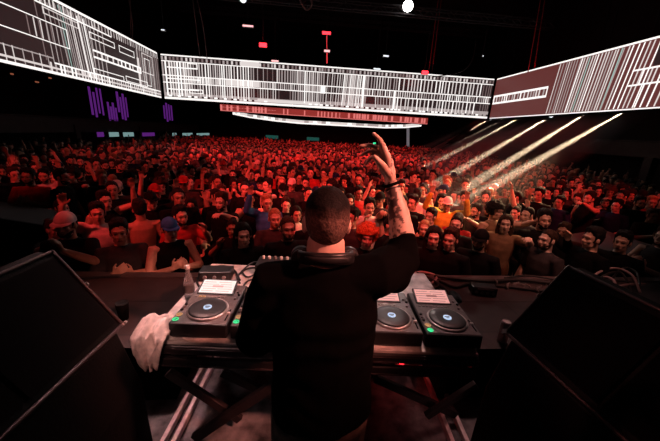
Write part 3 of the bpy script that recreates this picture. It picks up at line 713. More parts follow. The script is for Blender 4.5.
bm = bmesh.new(); a, b = aty(408, 128, 38), aty(408, 152, 38); bar(bm, a, b, .35, .05, up=V((0, 1, 0))); tag(obj('pale_banner', bm, emis('banner_glow', (.9, .9, 1), .12, (.3, .3, .3))), 'narrow pale lit strip hanging at the far wall', 'banner')  # no lamp: the strip's lit look is put into its material as glow
for x, y, lab in ((272, 137, 'small teal lit sign over the far crowd'), (313, 139, 'fainter teal lit sign over the far crowd')):
    tag(obj('exit_lamp', B(aty(x, y, 38), (1.5, .05, .4)), M['teal_sign']), lab, 'sign')
tag(obj('green_lamp', B(aty(374.5, 143.5, 36), (.3, .05, .25)), M['green']), 'tiny green lamp seen between the raised fingers', 'lamp')

# sub cabinets standing in front of the stage
def sub_cab(corners, ztop, label):
    cs = [V((p.x, p.y, 0)) for p in corners]; c = sum(cs, V())/4; r = empty('subwoofer_stack', (c.x, c.y, FLOOR_Z), 0, label, 'subwoofer')
    h = ztop-FLOOR_Z
    for z0, z1 in ((0, h*.5-.004), (h*.5+.004, h)):
        bm = bmesh.new(); a = [bm.verts.new(p-c+V((0, 0, z0))) for p in cs]; b = [bm.verts.new(p-c+V((0, 0, z1))) for p in cs]
        for k in range(4): bm.faces.new((a[k], a[(k+1) % 4], b[(k+1) % 4], b[k]))
        bm.faces.new(a); bm.faces.new(b); obj('cabinet', bm, mat('cabinet_black', (.035, .02, .022), .55, noise_amt=.3, noise_scale=30), r, bevel=.02)
        bm = bmesh.new(); d = (cs[1]-cs[0]); nrm = V((0, 0, 1)).cross(d).normalized(); m_ = (cs[0]+cs[1])/2-c
        bar(bm, m_-d*.42+V((0, 0, (z0+z1)/2)), m_+d*.42+V((0, 0, (z0+z1)/2)), .03, (z1-z0)*.8); obj('grille', bm, M['black_matte'], r)
    return r
sub_cab([atz(626, 256, .35), atz(555, 236, .35), atz(601, 229, .35), atz(657, 246, .35)], .35, 'big dark subwoofer cabinets standing before the stage beyond the cable tangle')
sub_cab([atz(49, 226, .45), atz(58, 210, .45), atz(-20, 198, .45), atz(-40, 212, .45)], .45, 'big dark subwoofer cabinets standing before the stage on the balcony side')

# ------------------------------------------------------------------ DJ table and gear
TC, TYAW = V((.12, 1.89, 0)), math.radians(-4.5)
TR = Matrix.Rotation(TYAW, 3, 'Z')
def tw(x, y, z): return TC+TR @ V((x, y, z))
ZTAB = .80
t = empty('dj_table', TC, TYAW, 'dark scissor-legged DJ table with a pale top', 'table')
obj('tabletop', B((0, 0, ZTAB-.015), (1.86, 1.0, .03)), M['tabletop'], t, bevel=.004)
for z0, h, yy in ((ZTAB-.045, .055, -.505), (ZTAB-.125, .045, -.50)):
    obj('front_rail', B((0, yy, z0), (1.86, .03, h)), M['dark_metal'], t, bevel=.008)
bm = bmesh.new(); box(bm, (0, -.518, ZTAB-.147), (1.86, .008, .006)); box(bm, (0, -.522, ZTAB-.06), (1.86, .006, .004)); box(bm, (0, -.522, ZTAB-.03), (1.86, .006, .003)); obj('rail_edge', bm, M['edge_metal'], t)
for s in (-1, 1):
    obj('side_rail', B((s*.925, 0, ZTAB-.08), (.03, 1.0, .1)), M['dark_metal'], t, bevel=.006)
obj('back_rail', B((0, .5, ZTAB-.08), (1.86, .03, .1)), M['dark_metal'], t)
tinv = lambda P: TR.transposed() @ (P-TC)
for xa, ya, xb, yb, Y, w in ((168, 372, 240, 420, 1.62, .055), (222, 372, 285, 438, 1.75, .06), (292, 372, 195, 441, 1.50, .06), (375, 378, 450, 440, 1.60, .055), (476, 384, 426, 416, 1.50, .045), (300, 372, 222, 441, 1.62, .05), (372, 372, 330, 441, 1.62, .05)):
    a, b = aty(xa, ya, Y), aty(xb, yb, Y); b.z = max(b.z, .03); bm = bmesh.new(); bar(bm, tinv(a), tinv(b), .035, w, up=V((0, 0, 1))); obj('leg', bm, M['dark_metal'], t, bevel=.004)
for xs in (((192, 405), (182, 405)), ((438, 405), (451, 405))):
    for x, y in xs:
        p = atz(x, y, .0); bm = bmesh.new(); p = tinv(V((p.x, p.y, -.015))); bar(bm, V((p.x, -.66, -.015)), V((p.x, .34, -.015)), .03, .05); obj('base_rail', bm, M['rail'], t, bevel=.004)
# drape hanging behind the table, crumpled
bm = bmesh.new(); nx, nz = 60, 12; g = []
for i in range(nx+1):
    for k in range(nz+1):
        x = -.95+1.9*i/nx; z = .0+.655*k/nz; yy = .49+.02*math.sin(x*30+3*noise.noise(V((x*4, z*3, 0))))+.025*noise.noise(V((x*9, z*9, 2)))-.12*(1-k/nz)**2
        g.append(bm.verts.new((x, yy, z)))
for i in range(nx):
    for k in range(nz): bm.faces.new((g[i*(nz+1)+k], g[(i+1)*(nz+1)+k], g[(i+1)*(nz+1)+k+1], g[i*(nz+1)+k+1]))
o = obj('table_drape', bm, M['drape'], None, True); o.location = TC; o.rotation_euler = (0, 0, TYAW)
md = o.modifiers.new('s', 'SOLIDIFY'); md.thickness = .006
tag(o, 'crumpled dark cloth hanging behind the table legs', 'drape')
p = atz(409, 391, .03); r = empty('floor_lamp', (p.x, 2.05, 0), 0, 'small red floor lamp glowing behind the table legs', 'lamp')
obj('housing', B((0, 0, .05), (.14, .10, .1)), M['black_plastic'], r, bevel=.01); bm = bmesh.new(); cyl(bm, (0, 0, .104), .035, .01); obj('lens', bm, M['lamp_red'], r)

def cdj(xc, label, screen_kind, lit=True):
    r = empty('dj_player', tw(xc, -.245, ZTAB), TYAW, label, 'DJ player', 'DJ players in a row on the table'); hw, hd, h = .16, .225, .095
    bm = bmesh.new(); box(bm, (0, 0, h/2+.004), (hw*2, hd*2, h-.008)); obj('casing', bm, M['black_plastic'], r, bevel=.008)
    obj('faceplate', B((0, 0, h), (hw*2-.016, hd*2-.016, .004)), M['faceplate'], r, bevel=.002)
    for sx in (-1, 1):
        for sy in (-1, 1):
            bm = bmesh.new(); cyl(bm, (sx*.13, sy*.19, .003), .018, .006, 14); obj('foot', bm, M['rubber'], r)
    jc = V((.005, -.085, h))
    bm = bmesh.new(); lathe(bm, [(.118, .0), (.119, .008), (.113, .014), (.107, .014), (.107, .004), (.02, .004)], jc, 48); jw = obj('jog_ring', bm, M['silver'], r, True)
    bm = bmesh.new(); lathe(bm, [(.104, .004), (.104, .018), (.098, .022), (.055, .020), (.03, .019), (.001, .019)], jc, 48); jw = obj('jog_wheel', bm, M['black_plastic'], r, True)
    bm = bmesh.new(); lathe(bm, [(.024, .019), (.024, .022), (.001, .022)], jc, 32); obj('jog_display', bm, M['jogglow'], jw, True)
    bm = bmesh.new(); box(bm, jc+V((0, .004, .0225)), (.03, .008, .001)); box(bm, jc+V((0, -.008, .0225)), (.018, .005, .001)); obj('jog_readout', bm, M['black_plastic'], jw)
    # raised tilted screen
    rot = Matrix.Rotation(math.radians(16), 3, 'X'); sc_c = V((-.015, .15, h+.018))
    obj('screen_bezel', B(sc_c, (.235, .135, .016), rot), M['black_plastic'], r, bevel=.004)
    bm = bmesh.new(); box(bm, sc_c+rot @ V((0, 0, .0085)), (.215, .115, .001), rot, 0)
    for k in range(5):
        for q in range(2): box(bm, sc_c+rot @ V((-.06+.1*q+.01*(k % 2), .038-.02*k, .0092)), (.075+.01*((k*3+q) % 4), .004, .0006), rot, 1)
    box(bm, sc_c+rot @ V((0, .0, .0092)), (.07, .016, .0006), rot, 1)
    me = bpy.data.meshes.new('screen'); bm.to_mesh(me); bm.free(); link('screen', me, [M[screen_kind], M['scr_dark'] if screen_kind == 'scr_pink' else M['scr_pink']], r)
    for y0, k, nm in ((-.195, 'green', 'play_button'), (-.150, 'orange', 'cue_button')):
        bm = bmesh.new(); cyl(bm, (-.132, y0, h+.003), .017, .006, 24); bt = obj(nm, bm, M['black_plastic'], r)
        bm = bmesh.new(); lathe(bm, [(.013, .006), (.013, .0075), (.017, .0075), (.0175, .006)], (-.132, y0, h), 24); obj('button_ring', bm, M[k], bt)
    for k in range(8):
        obj('hot_cue_pad', B((-.12+.024*k, .055, h+.004), (.018, .012, .005)), M['orange'] if k in (1, 2) and lit else M['grey_plastic'], r, bevel=.001)
    for k, (x, y) in enumerate(((-.14, -.1), (-.14, -.07), (-.14, -.04), (.13, .04), (.14, .09), (.125, .12))):
        bm = bmesh.new(); lathe(bm, [(.009, 0), (.008, .012), (.001, .013)], (x, y, h), 14); obj('knob', bm, M['grey_plastic'] if k % 2 else M['black_plastic'], r)
    obj('fader_slot', B((.138, -.13, h+.002), (.008, .11, .003)), M['black_matte'], r); obj('tempo_fader', B((.138, -.12, h+.008), (.02, .012, .012)), M['pale_plastic'], r, bevel=.002)
    return r
cdj(-.643, 'DJ player at the towel end, bright cream screen', 'scr_light')
cdj(-.305, 'DJ player half hidden by the DJ elbow, next to the towel-end player', 'scr_light')
cdj(.455, 'DJ player beside the DJ hip, next to the can-side player', 'scr_pink', False)
cdj(.792, 'DJ player at the can-side table end, pink screen', 'scr_pink', False)
r = empty('dj_mixer', tw(.075, -.25, ZTAB), TYAW, 'black club mixer hidden before the DJ between the players', 'mixer')
obj('casing', B((0, 0, .05), (.33, .41, .1)), M['black_plastic'], r, bevel=.008)
for i in range(4):
    for k in range(5):
        bm = bmesh.new(); lathe(bm, [(.011, 0), (.009, .018), (.001, .019)], (-.11+.07*i, .16-.045*k, .1), 12); obj('knob', bm, M['grey_plastic'], r)
    obj('fader', B((-.11+.07*i, -.12, .107), (.018, .012, .014)), M['pale_plastic'], r)
p = atz(278, 271, ZTAB); r = empty('effects_unit', (p.x, p.y, ZTAB), TYAW, 'small black effects unit with pale knobs at the far table edge', 'effects unit')
obj('casing', B((0, 0, .045), (.34, .2, .09)), M['black_plastic'], r, bevel=.006)
for k in range(6):
    bm = bmesh.new(); lathe(bm, [(.014, 0), (.012, .02), (.001, .022)], (-.13+.05*k, .05, .09), 14); obj('knob', bm, M['pale_plastic'] if k != 2 else M['grey_plastic'], r)
p = atz(217, 278, ZTAB); r = empty('power_supply_box', (p.x, p.y, ZTAB), TYAW+.1, 'black cable box behind the towel-end player', 'box')
obj('casing', B((0, 0, .04), (.24, .13, .08)), M['black_plastic'], r, bevel=.008)
for k in range(3): bm = bmesh.new(); cyl(bm, (-.07+.07*k, -.068, .04), .014, .02, 14, rot=Matrix.Rotation(PI/2, 3, 'X')); obj('socket', bm, M['grey_plastic'], r)
Zc = ZTAB+.012
def tpts(l, z=Zc): return [atz(x, y, z) for x, y in l]
cable(tpts([(203, 292), (197, 280), (205, 270), (222, 266), (234, 270), (240, 280)]), .008, M['rubber'], 'black cable arching over the cable box', 'cables on the table')
cable(tpts([(262, 268), (250, 268), (243, 272), (248, 277), (258, 273), (268, 272)]), .007, M['rubber'], 'looped black cable beside the effects unit', 'cables on the table')
cable(tpts([(262, 279), (250, 280), (244, 286), (252, 289)]), .007, M['rubber'], 'short black cable behind the half hidden player', 'cables on the table')
cable(tpts([(240, 283), (238, 276), (250, 264), (258, 262)]), .007, M['rubber'], 'black cable running to the far table edge', 'cables on the table')
# towel over the table corner
bm = bmesh.new(); nu, nv = 26, 34; g = []
prof = [(-.36, .87), (-.40, .89), (-.44, .895), (-.50, .885), (-.545, .85), (-.56, .80), (-.56, .73), (-.55, .66)]
for j in range(nv+1):
    f = j/nv*(len(prof)-1); a = min(int(f), len(prof)-2); tt = f-a; y0 = prof[a][0]*(1-tt)+prof[a+1][0]*tt; z0 = prof[a][1]*(1-tt)+prof[a+1][1]*tt
    wid = .092*(1 if j < 18 else 1-.62*((j-18)/(nv-18))**1.3)
    for i in range(nu+1):
        u = i/nu*2-1; q = V((u*2.2, j*.12, 3))
        x = -.885+u*wid+.012*noise.noise(q*1.1); z = z0-.06*max(0, abs(u)-.55)**1.0+.018*noise.noise(q*1.6)+.012*math.sin(u*9+j*.3); yy = y0-.009*math.cos(u*6+j*.12)+.02*noise.noise(q*1.3+V((5, 0, 0)))
        g.append(bm.verts.new(tw(x, yy, z)))
for j in range(nv):
    for i in range(nu): bm.faces.new((g[j*(nu+1)+i], g[j*(nu+1)+i+1], g[(j+1)*(nu+1)+i+1], g[(j+1)*(nu+1)+i]))
o = obj('towel', bm, M['towel'], None, True); md = o.modifiers.new('s', 'SOLIDIFY'); md.thickness = .014; md.offset = -1
tag(o, 'crumpled pale towel draped over the corner of the DJ table', 'towel')
# bottle, cup, can
p = atz(184, 297, ZTAB); p.x = max(p.x, tw(-.9, 0, 0).x+.02)
r = empty('water_bottle', p, 0, 'clear drinks bottle standing on the table behind the towel', 'bottle')
bm = bmesh.new(); lathe(bm, [(.03, 0), (.033, .01), (.033, .11), (.031, .13), (.016, .18), (.013, .21), (.013, .222)], n=24); obj('bottle_body', bm, M['bottle'], r, True)
bm = bmesh.new(); lathe(bm, [(.034, .045), (.0345, .05), (.0345, .1), (.034, .105)], n=24); obj('bottle_label', bm, M['grey_plastic'], r, True)
bm = bmesh.new(); lathe(bm, [(.015, .215), (.015, .238), (.012, .24)], n=18); obj('bottle_cap', bm, M['pale_plastic'], r)
p = atz(122, 321, DK); p.y += .03
r = empty('drinking_cup', p, 0, 'black cup standing on the stage behind the monitor speaker', 'cup')
bm = bmesh.new(); lathe(bm, [(.033, 0), (.046, .145), (.043, .145), (.032, .01)], n=24); obj('cup_body', bm, M['black_matte'], r, True); bm = bmesh.new(); lathe(bm, [(.046, .142), (.048, .145), (.046, .149), (.043, .145)], n=24); obj('rim', bm, M['rubber'], r, True)
p = atz(502, 341, DK)
r = empty('drink_can', p, 0, 'tall silver can standing on the stage by the monitor corner', 'can')
bm = bmesh.new(); lathe(bm, [(.03, 0), (.0365, .01), (.0365, .165), (.031, .178)], n=28); obj('can_body', bm, M['can'], r, True)
bm = bmesh.new(); lathe(bm, [(.031, .178), (.031, .182), (.028, .179), (.001, .178)], n=28); obj('can_lid', bm, M['pale_plastic'], r)

# ------------------------------------------------------------------ wedge monitors on their cabinets
def monitor(s, label, x0):
    th = math.radians(-4.6 if s < 0 else 4.3); pv = Matrix.Rotation(th, 3, 'Z') @ V((s*.1, .39, 0)); rw = V((-.902, 1.401, 0)) if s < 0 else V((1.133, 1.312, 0))
    r = empty('monitor_speaker', rw-pv, th, label, 'speaker', 'monitor speakers flanking the DJ table')
    P = lambda u, z: (s*u, z)         # u grows away from the DJ
    y0, y1 = -.55, .36
    bm = bmesh.new(); prism(bm, [P(0, .0), P(.02, .62), P(.105, .925), P(.75, .925), P(.75, 0)], y0, y1); obj('base_cabinet', bm, M['black_paint'], r, bevel=.012)
    bm = bmesh.new(); prism(bm, [P(.10, .945), P(.375, 1.335), P(.44, 1.335), P(.75, .95)], y0, y1+.03); cab = obj('wedge_cabinet', bm, M['black_paint'], r, bevel=.012)
    a, b = V((s*.10, 0, .945)), V((s*.375, 0, 1.335)); d = (b-a).normalized(); nrm = V((-s*d.z, 0, s*d.x)) if s > 0 else V((d.z, 0, -d.x)); nrm = V((-s*abs(d.z), 0, abs(d.x)))
    bm = bmesh.new()
    for ya, yb in ((y0+.03, (y0+y1)/2-.012), ((y0+y1)/2+.012, y1)):
        c = (a+b)/2+V((0, (ya+yb)/2, 0))+nrm*.006; R = Matrix((d, V((0, 1, 0)), d.cross(V((0, 1, 0))))).transposed(); box(bm, c, ((b-a).length*.86, yb-ya, .012), R)
    obj('grille', bm, M['black_matte'], r)
    bm = bmesh.new(); tube(bm, [a+nrm*.004+V((0, y0, 0)), a+nrm*.004+V((0, y1+.03, 0))], .009, 8); tube(bm, [b+V((0, y0, .0)), b+V((0, y1+.03, .0))], .008, 8)
    tube(bm, [a+nrm*.004+V((0, y1+.03, 0)), b+nrm*.004+V((0, y1+.03, 0))], .008, 8)
    obj('edge_trim', bm, M['edge_metal'], r, True)
    bm = bmesh.new(); box(bm, a+V((0, y1+.032, .0))+nrm*.012, (.012, .03, .012), Matrix.Rotation(.7, 3, 'Y')); box(bm, a+V((0, y1+.032, .0))+nrm*.012, (.012, .012, .035), Matrix.Rotation(.7, 3, 'Y')); obj('corner_catch', bm, M['silver'], r)
    bm = bmesh.new(); c = a.lerp(b, .55)+V((0, y1+.034, 0))+nrm*.004; lathe(bm, [(.013, -.004), (.016, 0), (.013, .004), (.009, 0), (.013, -.004)], (0, 0, 0), 18)
    bmesh.ops.transform(bm, matrix=Matrix.Translation(c) @ Matrix.Rotation(PI/2*.6, 4, 'X'), verts=bm.verts); obj('ring_handle', bm, M['silver'], r, True)
    return r
monitor(-1, 'big black monitor speaker on the towel side of the table', -.80)
monitor(1, 'big black monitor speaker on the can side of the table', 1.045)

# ------------------------------------------------------------------ stage clutter
def fp(l, z=.015): return [atz(x, y, DK+z) for x, y in l]
G = 'cables across the stage deck'
cable(fp([(436, 276), (460, 279), (490, 281), (520, 280), (548, 283), (575, 288)], .024), .022, M['rubber'], 'thick black multicore cable running to the monitor', G)
cable(fp([(440, 281), (455, 287), (470, 284), (500, 286), (525, 289), (548, 292)]), .016, M['rubber'], 'black cable passing the stage box', G)
cable(fp([(415, 272), (430, 279), (443, 288), (452, 297), (455, 303)]), .018, M['rubber'], 'black cable dropping beside the can-side player', G)
cable(fp([(408, 277), (420, 272), (436, 276), (430, 284), (415, 284), (410, 278)]), .014, M['pale_cable'], 'pale coiled cable just beyond the pink screens', G)
cable(fp([(418, 282), (432, 280), (438, 287), (424, 290), (418, 284)]), .014, M['rubber'], 'small black cable coil beyond the pink screens', G)
cable(fp([(505, 278), (530, 276), (560, 281)]), .014, M['rubber'], 'thin black cable near the stage edge', G)
for k, l in enumerate(([(580, 290), (596, 278), (612, 276), (628, 284), (640, 292)], [(588, 294), (600, 284), (618, 281), (632, 292)], [(575, 281), (590, 284), (606, 290), (626, 288), (645, 284)], [(605, 296), (612, 282), (622, 275), (634, 280), (640, 288)], [(592, 280), (604, 286), (612, 292), (600, 294)])):
    P = fp(l); 
    for q in P[1:-1]: q.z += random.uniform(.02, .12)
    cable(P, .013, M['rubber'] if k % 2 else M['pale_cable'], ['pale cable arching highest in the tangle behind the monitor', 'black cable low in the tangle behind the monitor', 'pale cable crossing the whole tangle', 'black looped cable in the tangle', 'short pale cable end in the tangle'][k], 'tangled cables behind the monitor')
for k in range(7):
    p = atz(498+8*k+random.uniform(-2, 2), 286+.9*k+random.uniform(-2, 2), DK+.012); bm = bmesh.new(); tube(bm, [p, p+V((random.uniform(-.03, .03), .02, .03)), p+V((random.uniform(-.07, .07), .04, .05))], [.010, .010, .005], 8)
    tag(obj('cable_plug', bm, M['grey_plastic'], smooth=True), f'small metal cable plug, {ordinal(k+1)} along the run beside the stage box', 'plug', 'plugs beside the stage box')
p = atz(482, 293, DK); r = empty('stage_box', p, -.2, 'black stage connection box on the deck', 'box')
obj('casing', B((0, 0, .046), (.24, .12, .09)), M['black_plastic'], r, bevel=.01); obj('handle', B((0, -.065, .07), (.16, .012, .015)), M['edge_metal'], r, bevel=.004)
for k in range(4): bm = bmesh.new(); cyl(bm, (-.08+.053*k, -.062, .035), .015, .012, 16, rot=Matrix.Rotation(PI/2, 3, 'X')); obj('socket', bm, M['grey_plastic'], r)
p = atz(455, 297, DK+.02); bm = bmesh.new(); vs = ell(bm, p, (.06, .09, .035)); 
for v in vs: v.co.z += .02*noise.noise(v.co*14); v.co.z = max(v.co.z, DK+.001)
tag(obj('dark_rag', bm, mat('teal_rag', (.02, .05, .055), .9, noise_amt=.3), smooth=True), 'dark teal rag lying beyond the pink screen', 'rag')
cable(fp([(-5, 287), (30, 284), (70, 279), (120, 276)]), .012, M['rubber'], 'thin cable along the stage edge by the towel-side monitor', G)

# ------------------------------------------------------------------ the DJ
dj = empty('person', (.09, 1.0, 0), 0, 'DJ in black T-shirt seen from behind, one tattooed arm raised', 'person')
Lc = lambda p: V(p)-V((.09, 1.0, 0))
HD = V((.09, 1.035, 1.632))
bm = bmesh.new(); head_bm(bm, HD, True)
loft(bm, [((.095, .97, .84), .165, .12), ((.095, .98, 1.0), .155, .115), ((.095, .99, 1.15), .16, .11), ((.095, .995, 1.32), .185, .12), ((.093, 1.0, 1.42), .17, .1), ((.09, 1.0, 1.47), .10, .072), ((.09, 1.01, 1.52), .064, .064)])
tube(bm, [(.09, 1.0, 1.45), (.09, 1.02, 1.57)], [.078, .068], 18)
# near-side arm reaching to the mixer
shL, elL, wrL = V((-.095, 1.0, 1.415)), V((-.165, 1.06, 1.13)), V((-.02, 1.32, 1.02))
tube(bm, [(.0, 1.0, 1.42), shL, (shL+elL)/2, elL], [.07, .066, .055, .046], 16); tube(bm, [elL, elL.lerp(wrL, .4), wrL], [.046, .044, .03], 14); hand_bm(bm, wrL, (.4, .8, -.15), (0, 0, -1), 1, .5)
# raised arm
shR, elR, wrR = V((.272, .99, 1.44)), V((.435, 1.145, 1.47)), atd(391, 183, 1.27)
tube(bm, [(.16, 1.0, 1.43), shR, (shR+elR)/2, elR], [.075, .07, .058, .05], 16)
f1 = atd(402, 236, 1.27)
tube(bm, [elR, f1, atd(398.5, 212, 1.27), atd(394, 193, 1.27), wrR], [.05, .054, .044, .033, .028], 18)
D0 = 1.26
kn = [atd(383, 146, D0-.015), atd(379.5, 148.5, D0+.005), atd(376.5, 152, D0+.025), atd(375, 156, D0+.045)]
for i, k in enumerate(kn): tube(bm, [wrR+V((0, -.012+.010*i, .012)), wrR.lerp(k, .55)+V((.012-.003*i, 0, 0)), k], [.019, .0205, .0145], 10)
tube(bm, [kn[0], atd(379.5, 139, D0-.03), atd(373.5, 133.8, D0-.03)], [.0135, .0115, .009], 10)
tube(bm, [kn[1], atd(370, 145.2, D0), atd(360.8, 146, D0)], [.0125, .0108, .0086], 10)
tube(bm, [kn[2], atd(368.5, 151, D0+.03), atd(361.5, 155.2, D0+.03)], [.0122, .0105, .0085], 10)
tube(bm, [kn[3], atd(370, 158, D0+.06), atd(366, 164, D0+.05)], [.011, .0095, .008], 10)
tube(bm, [atd(389, 174, D0-.03), atd(383, 165.5, D0-.06), atd(378, 160.5, D0-.07), atd(374.5, 156.5, D0-.075)], [.0165, .0155, .0125, .0095], 10)
for s in (-1, 1):
    tube(bm, [(.095+s*.09, .975, .86), (.095+s*.12, 1.0, .48), (.095+s*.13, .98, .09)], [.1, .062, .045], 14); tube(bm, [(.095+s*.13, .97, .04), (.095+s*.15, 1.14, .04)], [.042, .038], 10)
me = solid(bm, .0058, 3); a = coords(me); col = np.ones_like(a)
# tattoos on the raised forearm: blotches with their own outline
pj = np.array([px(p)[:2] for p in a[(a[:, 2] > 1.5) & (a[:, 0] > .3)]]) if True else None
idx = np.where((a[:, 2] > 1.5) & (a[:, 0] > .3))[0]
ax0, ax1 = np.array(f1), np.array(wrR); dirn = (ax1-ax0)/np.linalg.norm(ax1-ax0); tt = (a[idx]-ax0) @ dirn/np.linalg.norm(ax1-ax0)
side = (a[idx]-ax0-np.outer((a[idx]-ax0) @ dirn, dirn))
for j, i in enumerate(idx):
    p = V(a[i]); n1 = noise.noise(p*55); n2 = noise.noise(p*120); 
    if -.05 < tt[j] < 1.02 and side[j][0] < .004 and (n1+.45*n2 > .10-.25*(tt[j] > .35)): col[i] = (.16, .13, .15)
    c1 = np.linalg.norm(a[i]-np.array(atd(393.5, 203, 1.235))) < .017
    if c1: col[i] = (.08, .06, .08)
    if tt[j] > 1.05 and n1 > .28 and side[j][0] > 0: col[i] = (.3, .22, .24)
set_attr(me, 'paint', col); setcoords(me, a-np.array((.09, 1.0, 0)))
o = link('body', me, M['skin'], dj); o.color = (.58, .36, .29, 1)
# clipped hair: stubble on the sides and back, thicker dark top
def hair_shell(g, zmin_back, zmin_front, thick, seed):
    bm = bmesh.new(); vs = ell(bm, (0, -.016, .028), (.076*g, .097*g, .103*g), u=72, v=52)
    for v in vs:
        x, y, z = v.co; lim = zmin_back if y < .02 else zmin_back+(y-.02)/.07*(zmin_front-zmin_back)
        lim += .008*noise.noise(v.co*22+V((seed, 0, 0)))
        ear = abs(x) > .062 and abs(y-(-.006)) < .03 and z < .028
        if z < lim or ear: v.co = V((0, -.016, .02))+(v.co-V((0, -.016, .02)))*.8
        else: v.co += (v.co-V((0, -.016, .0))).normalized()*thick*(1+.45*noise.noise(v.co*60+V((0, seed, 0))))
    return bm
bmh = hair_shell(1.03, -.085, .062, .002, 1)
for v in bmh.verts:
    if v.co.z > .05 and v.co.length > .09: v.co.z += .004*min(1, (v.co.z-.05)/.04)*(1+.5*noise.noise(v.co*40)); v.co.z = v.co.z if v.co.z < .10 else .10+(v.co.z-.10)*.97; k_ = 1+.07*min(1, (v.co.z-.05)/.03); v.co.x *= k_; v.co.y *= k_
me = bpy.data.meshes.new('hair'); bmesh.ops.recalc_face_normals(bmh, faces=bmh.faces); bmh.to_mesh(me); bmh.free(); a = coords(me); col = np.zeros_like(a)
for i in range(len(a)):
    p = V(a[i]); f = min(1, max(0, (p.z+.014*noise.noise(p*30)-.035)/.045)); n_ = .75+.5*noise.noise(p*260)+.15*noise.noise(p*90)
    col[i] = np.array((.17, .092, .075))*(1-f)*n_+np.array((.008, .005, .005))*f*n_
set_attr(me, 'tint', np.clip(col, .002, 1)); o = link('hair', me, mat('clipped_hair', (1, 1, 1), .75, attr='tint', noise_amt=.5, noise_scale=140, bump=.4, spec=.15), dj, True); o.location = Lc(HD); o['label'] = 'dark cropped top hair fading to stubble'
# T-shirt
bm = bmesh.new()
loft(bm, [((.098, .955, .875), .205, .155), ((.098, .965, 1.0), .198, .15), ((.097, .98, 1.15), .198, .145), ((.095, .99, 1.3), .205, .142), ((.093, 1.0, 1.40), .20, .125), ((.09, 1.0, 1.455), .15, .098), ((.09, 1.0, 1.50), .088, .082)])
tube(bm, [(-.0, 1.0, 1.425), shL+V((-.004, 0, .005)), shL.lerp(elL, .5)+V((-.012, 0, 0)), elL+V((-.008, 0, -.01))], [.078, .08, .082, .082], 18)
tube(bm, [(.16, 1.0, 1.435), shR+V((.0, 0, .005)), V((.36, 1.08, 1.435)), V((.425, 1.135, 1.46)), V((.428, 1.145, 1.515))], [.08, .085, .092, .08, .064], 18)
ell(bm, (.385, 1.10, 1.40), (.075, .07, .085))
me = solid(bm, .009, 4); a = coords(me)
for i in range(len(a)):
    p = V(a[i]); a[i] += np.array(V((noise.noise(p*9), noise.noise(p*9+V((7, 0, 0))), 0)))*.008+np.array((0, 1, 0))*.004*math.sin(p.z*60+6*noise.noise(p*5))
setcoords(me, a-np.array((.09, 1.0, 0))); o = link('t_shirt', me, mat('black_t_shirt', (.0016, .0013, .0014), .95, noise_amt=.3, spec=.04), dj)
bm = bmesh.new(); loft(bm, [((.098, .965, .78), .18, .14), ((.098, .965, .9), .18, .135), ((.098, .965, .98), .17, .125)])
for s in (-1, 1): tube(bm, [(.098+s*.09, .97, .84), (.095+s*.12, 1.0, .48), (.095+s*.13, .98, .12)], [.115, .085, .07], 14)
me = solid(bm, .014, 2); setcoords(me, coords(me)-np.array((.09, 1.0, 0)))
o = link('trousers', me, mat('patterned_trousers', (.09, .055, .045), .9, noise_amt=.95, noise_scale=22), dj)
# bracelets on the wrist
wd = (atd(388, 172, 1.26)-atd(394, 193, 1.27)).normalized()
for k, (rr, mt) in enumerate(((.0345, 'black_matte'), (.033, 'dark_metal'))):
    c = wrR-wd*(.006+.018*k); bm = bmesh.new(); cyl(bm, (0, 0, 0), rr, .013, 28); bmesh.ops.transform(bm, matrix=Matrix.Translation(Lc(c)) @ wd.to_track_quat('Z', 'Y').to_matrix().to_4x4(), verts=bm.verts); obj('wristband', bm, M[mt], dj, bevel=.003)
# headphones round the neck
hp = empty('headphones', (.09, 1.0, 1.535), 0, 'black headphones worn round the neck of the DJ', 'headphones')
pts = [V((.093*math.cos(t), -.012-.084*math.sin(t), -.014+.026*math.sin(t))) for t in np.linspace(-.35, PI+.35, 22)]
bm = bmesh.new()
def ribbon(bm, pts, w, h):
    R_ = []
    for i, p in enumerate(pts):
        t = (pts[min(i+1, len(pts)-1)]-pts[max(i-1, 0)]).normalized(); x = t.cross(V((0, 0, 1))).normalized(); z = x.cross(t)
        R_.append([bm.verts.new(p+x*a_*w/2+z*b_*h/2) for a_, b_ in ((-1, -.7), (-.6, -1), (.6, -1), (1, -.7), (1, .7), (.6, 1), (-.6, 1), (-1, .7))])
    for A, Bq in zip(R_, R_[1:]):
        for k in range(8): bm.faces.new((A[k], A[(k+1) % 8], Bq[(k+1) % 8], Bq[k]))
    bm.faces.new(R_[0]); bm.faces.new(R_[-1][::-1])
ribbon(bm, pts, .018, .042)
obj('headband', bm, M['black_plastic'], hp, True)
bm = bmesh.new(); q0 = pts[6:16]
ribbon(bm, [V((q.x*1.09, (q.y+.012)*1.09-.012, q.z)) for q in q0], .012, .022)
obj('headband_pad', bm, M['rubber'], hp, True)
for s in (-1, 1):
    c = V((s*.088, .03, -.03)); rot = Matrix.Rotation(s*.9, 3, 'Y') @ Matrix.Rotation(PI/2, 3, 'X'); bm = bmesh.new(); cyl(bm, c, .038, .03, 28, rot=rot); e_ = obj('ear_cup', bm, M['black_plastic'], hp, bevel=.006)
    bm = bmesh.new(); cyl(bm, c+rot @ V((0, 0, .022)), .036, .014, 28, rot=rot); obj('ear_pad', bm, M['rubber'], e_, bevel=.004)

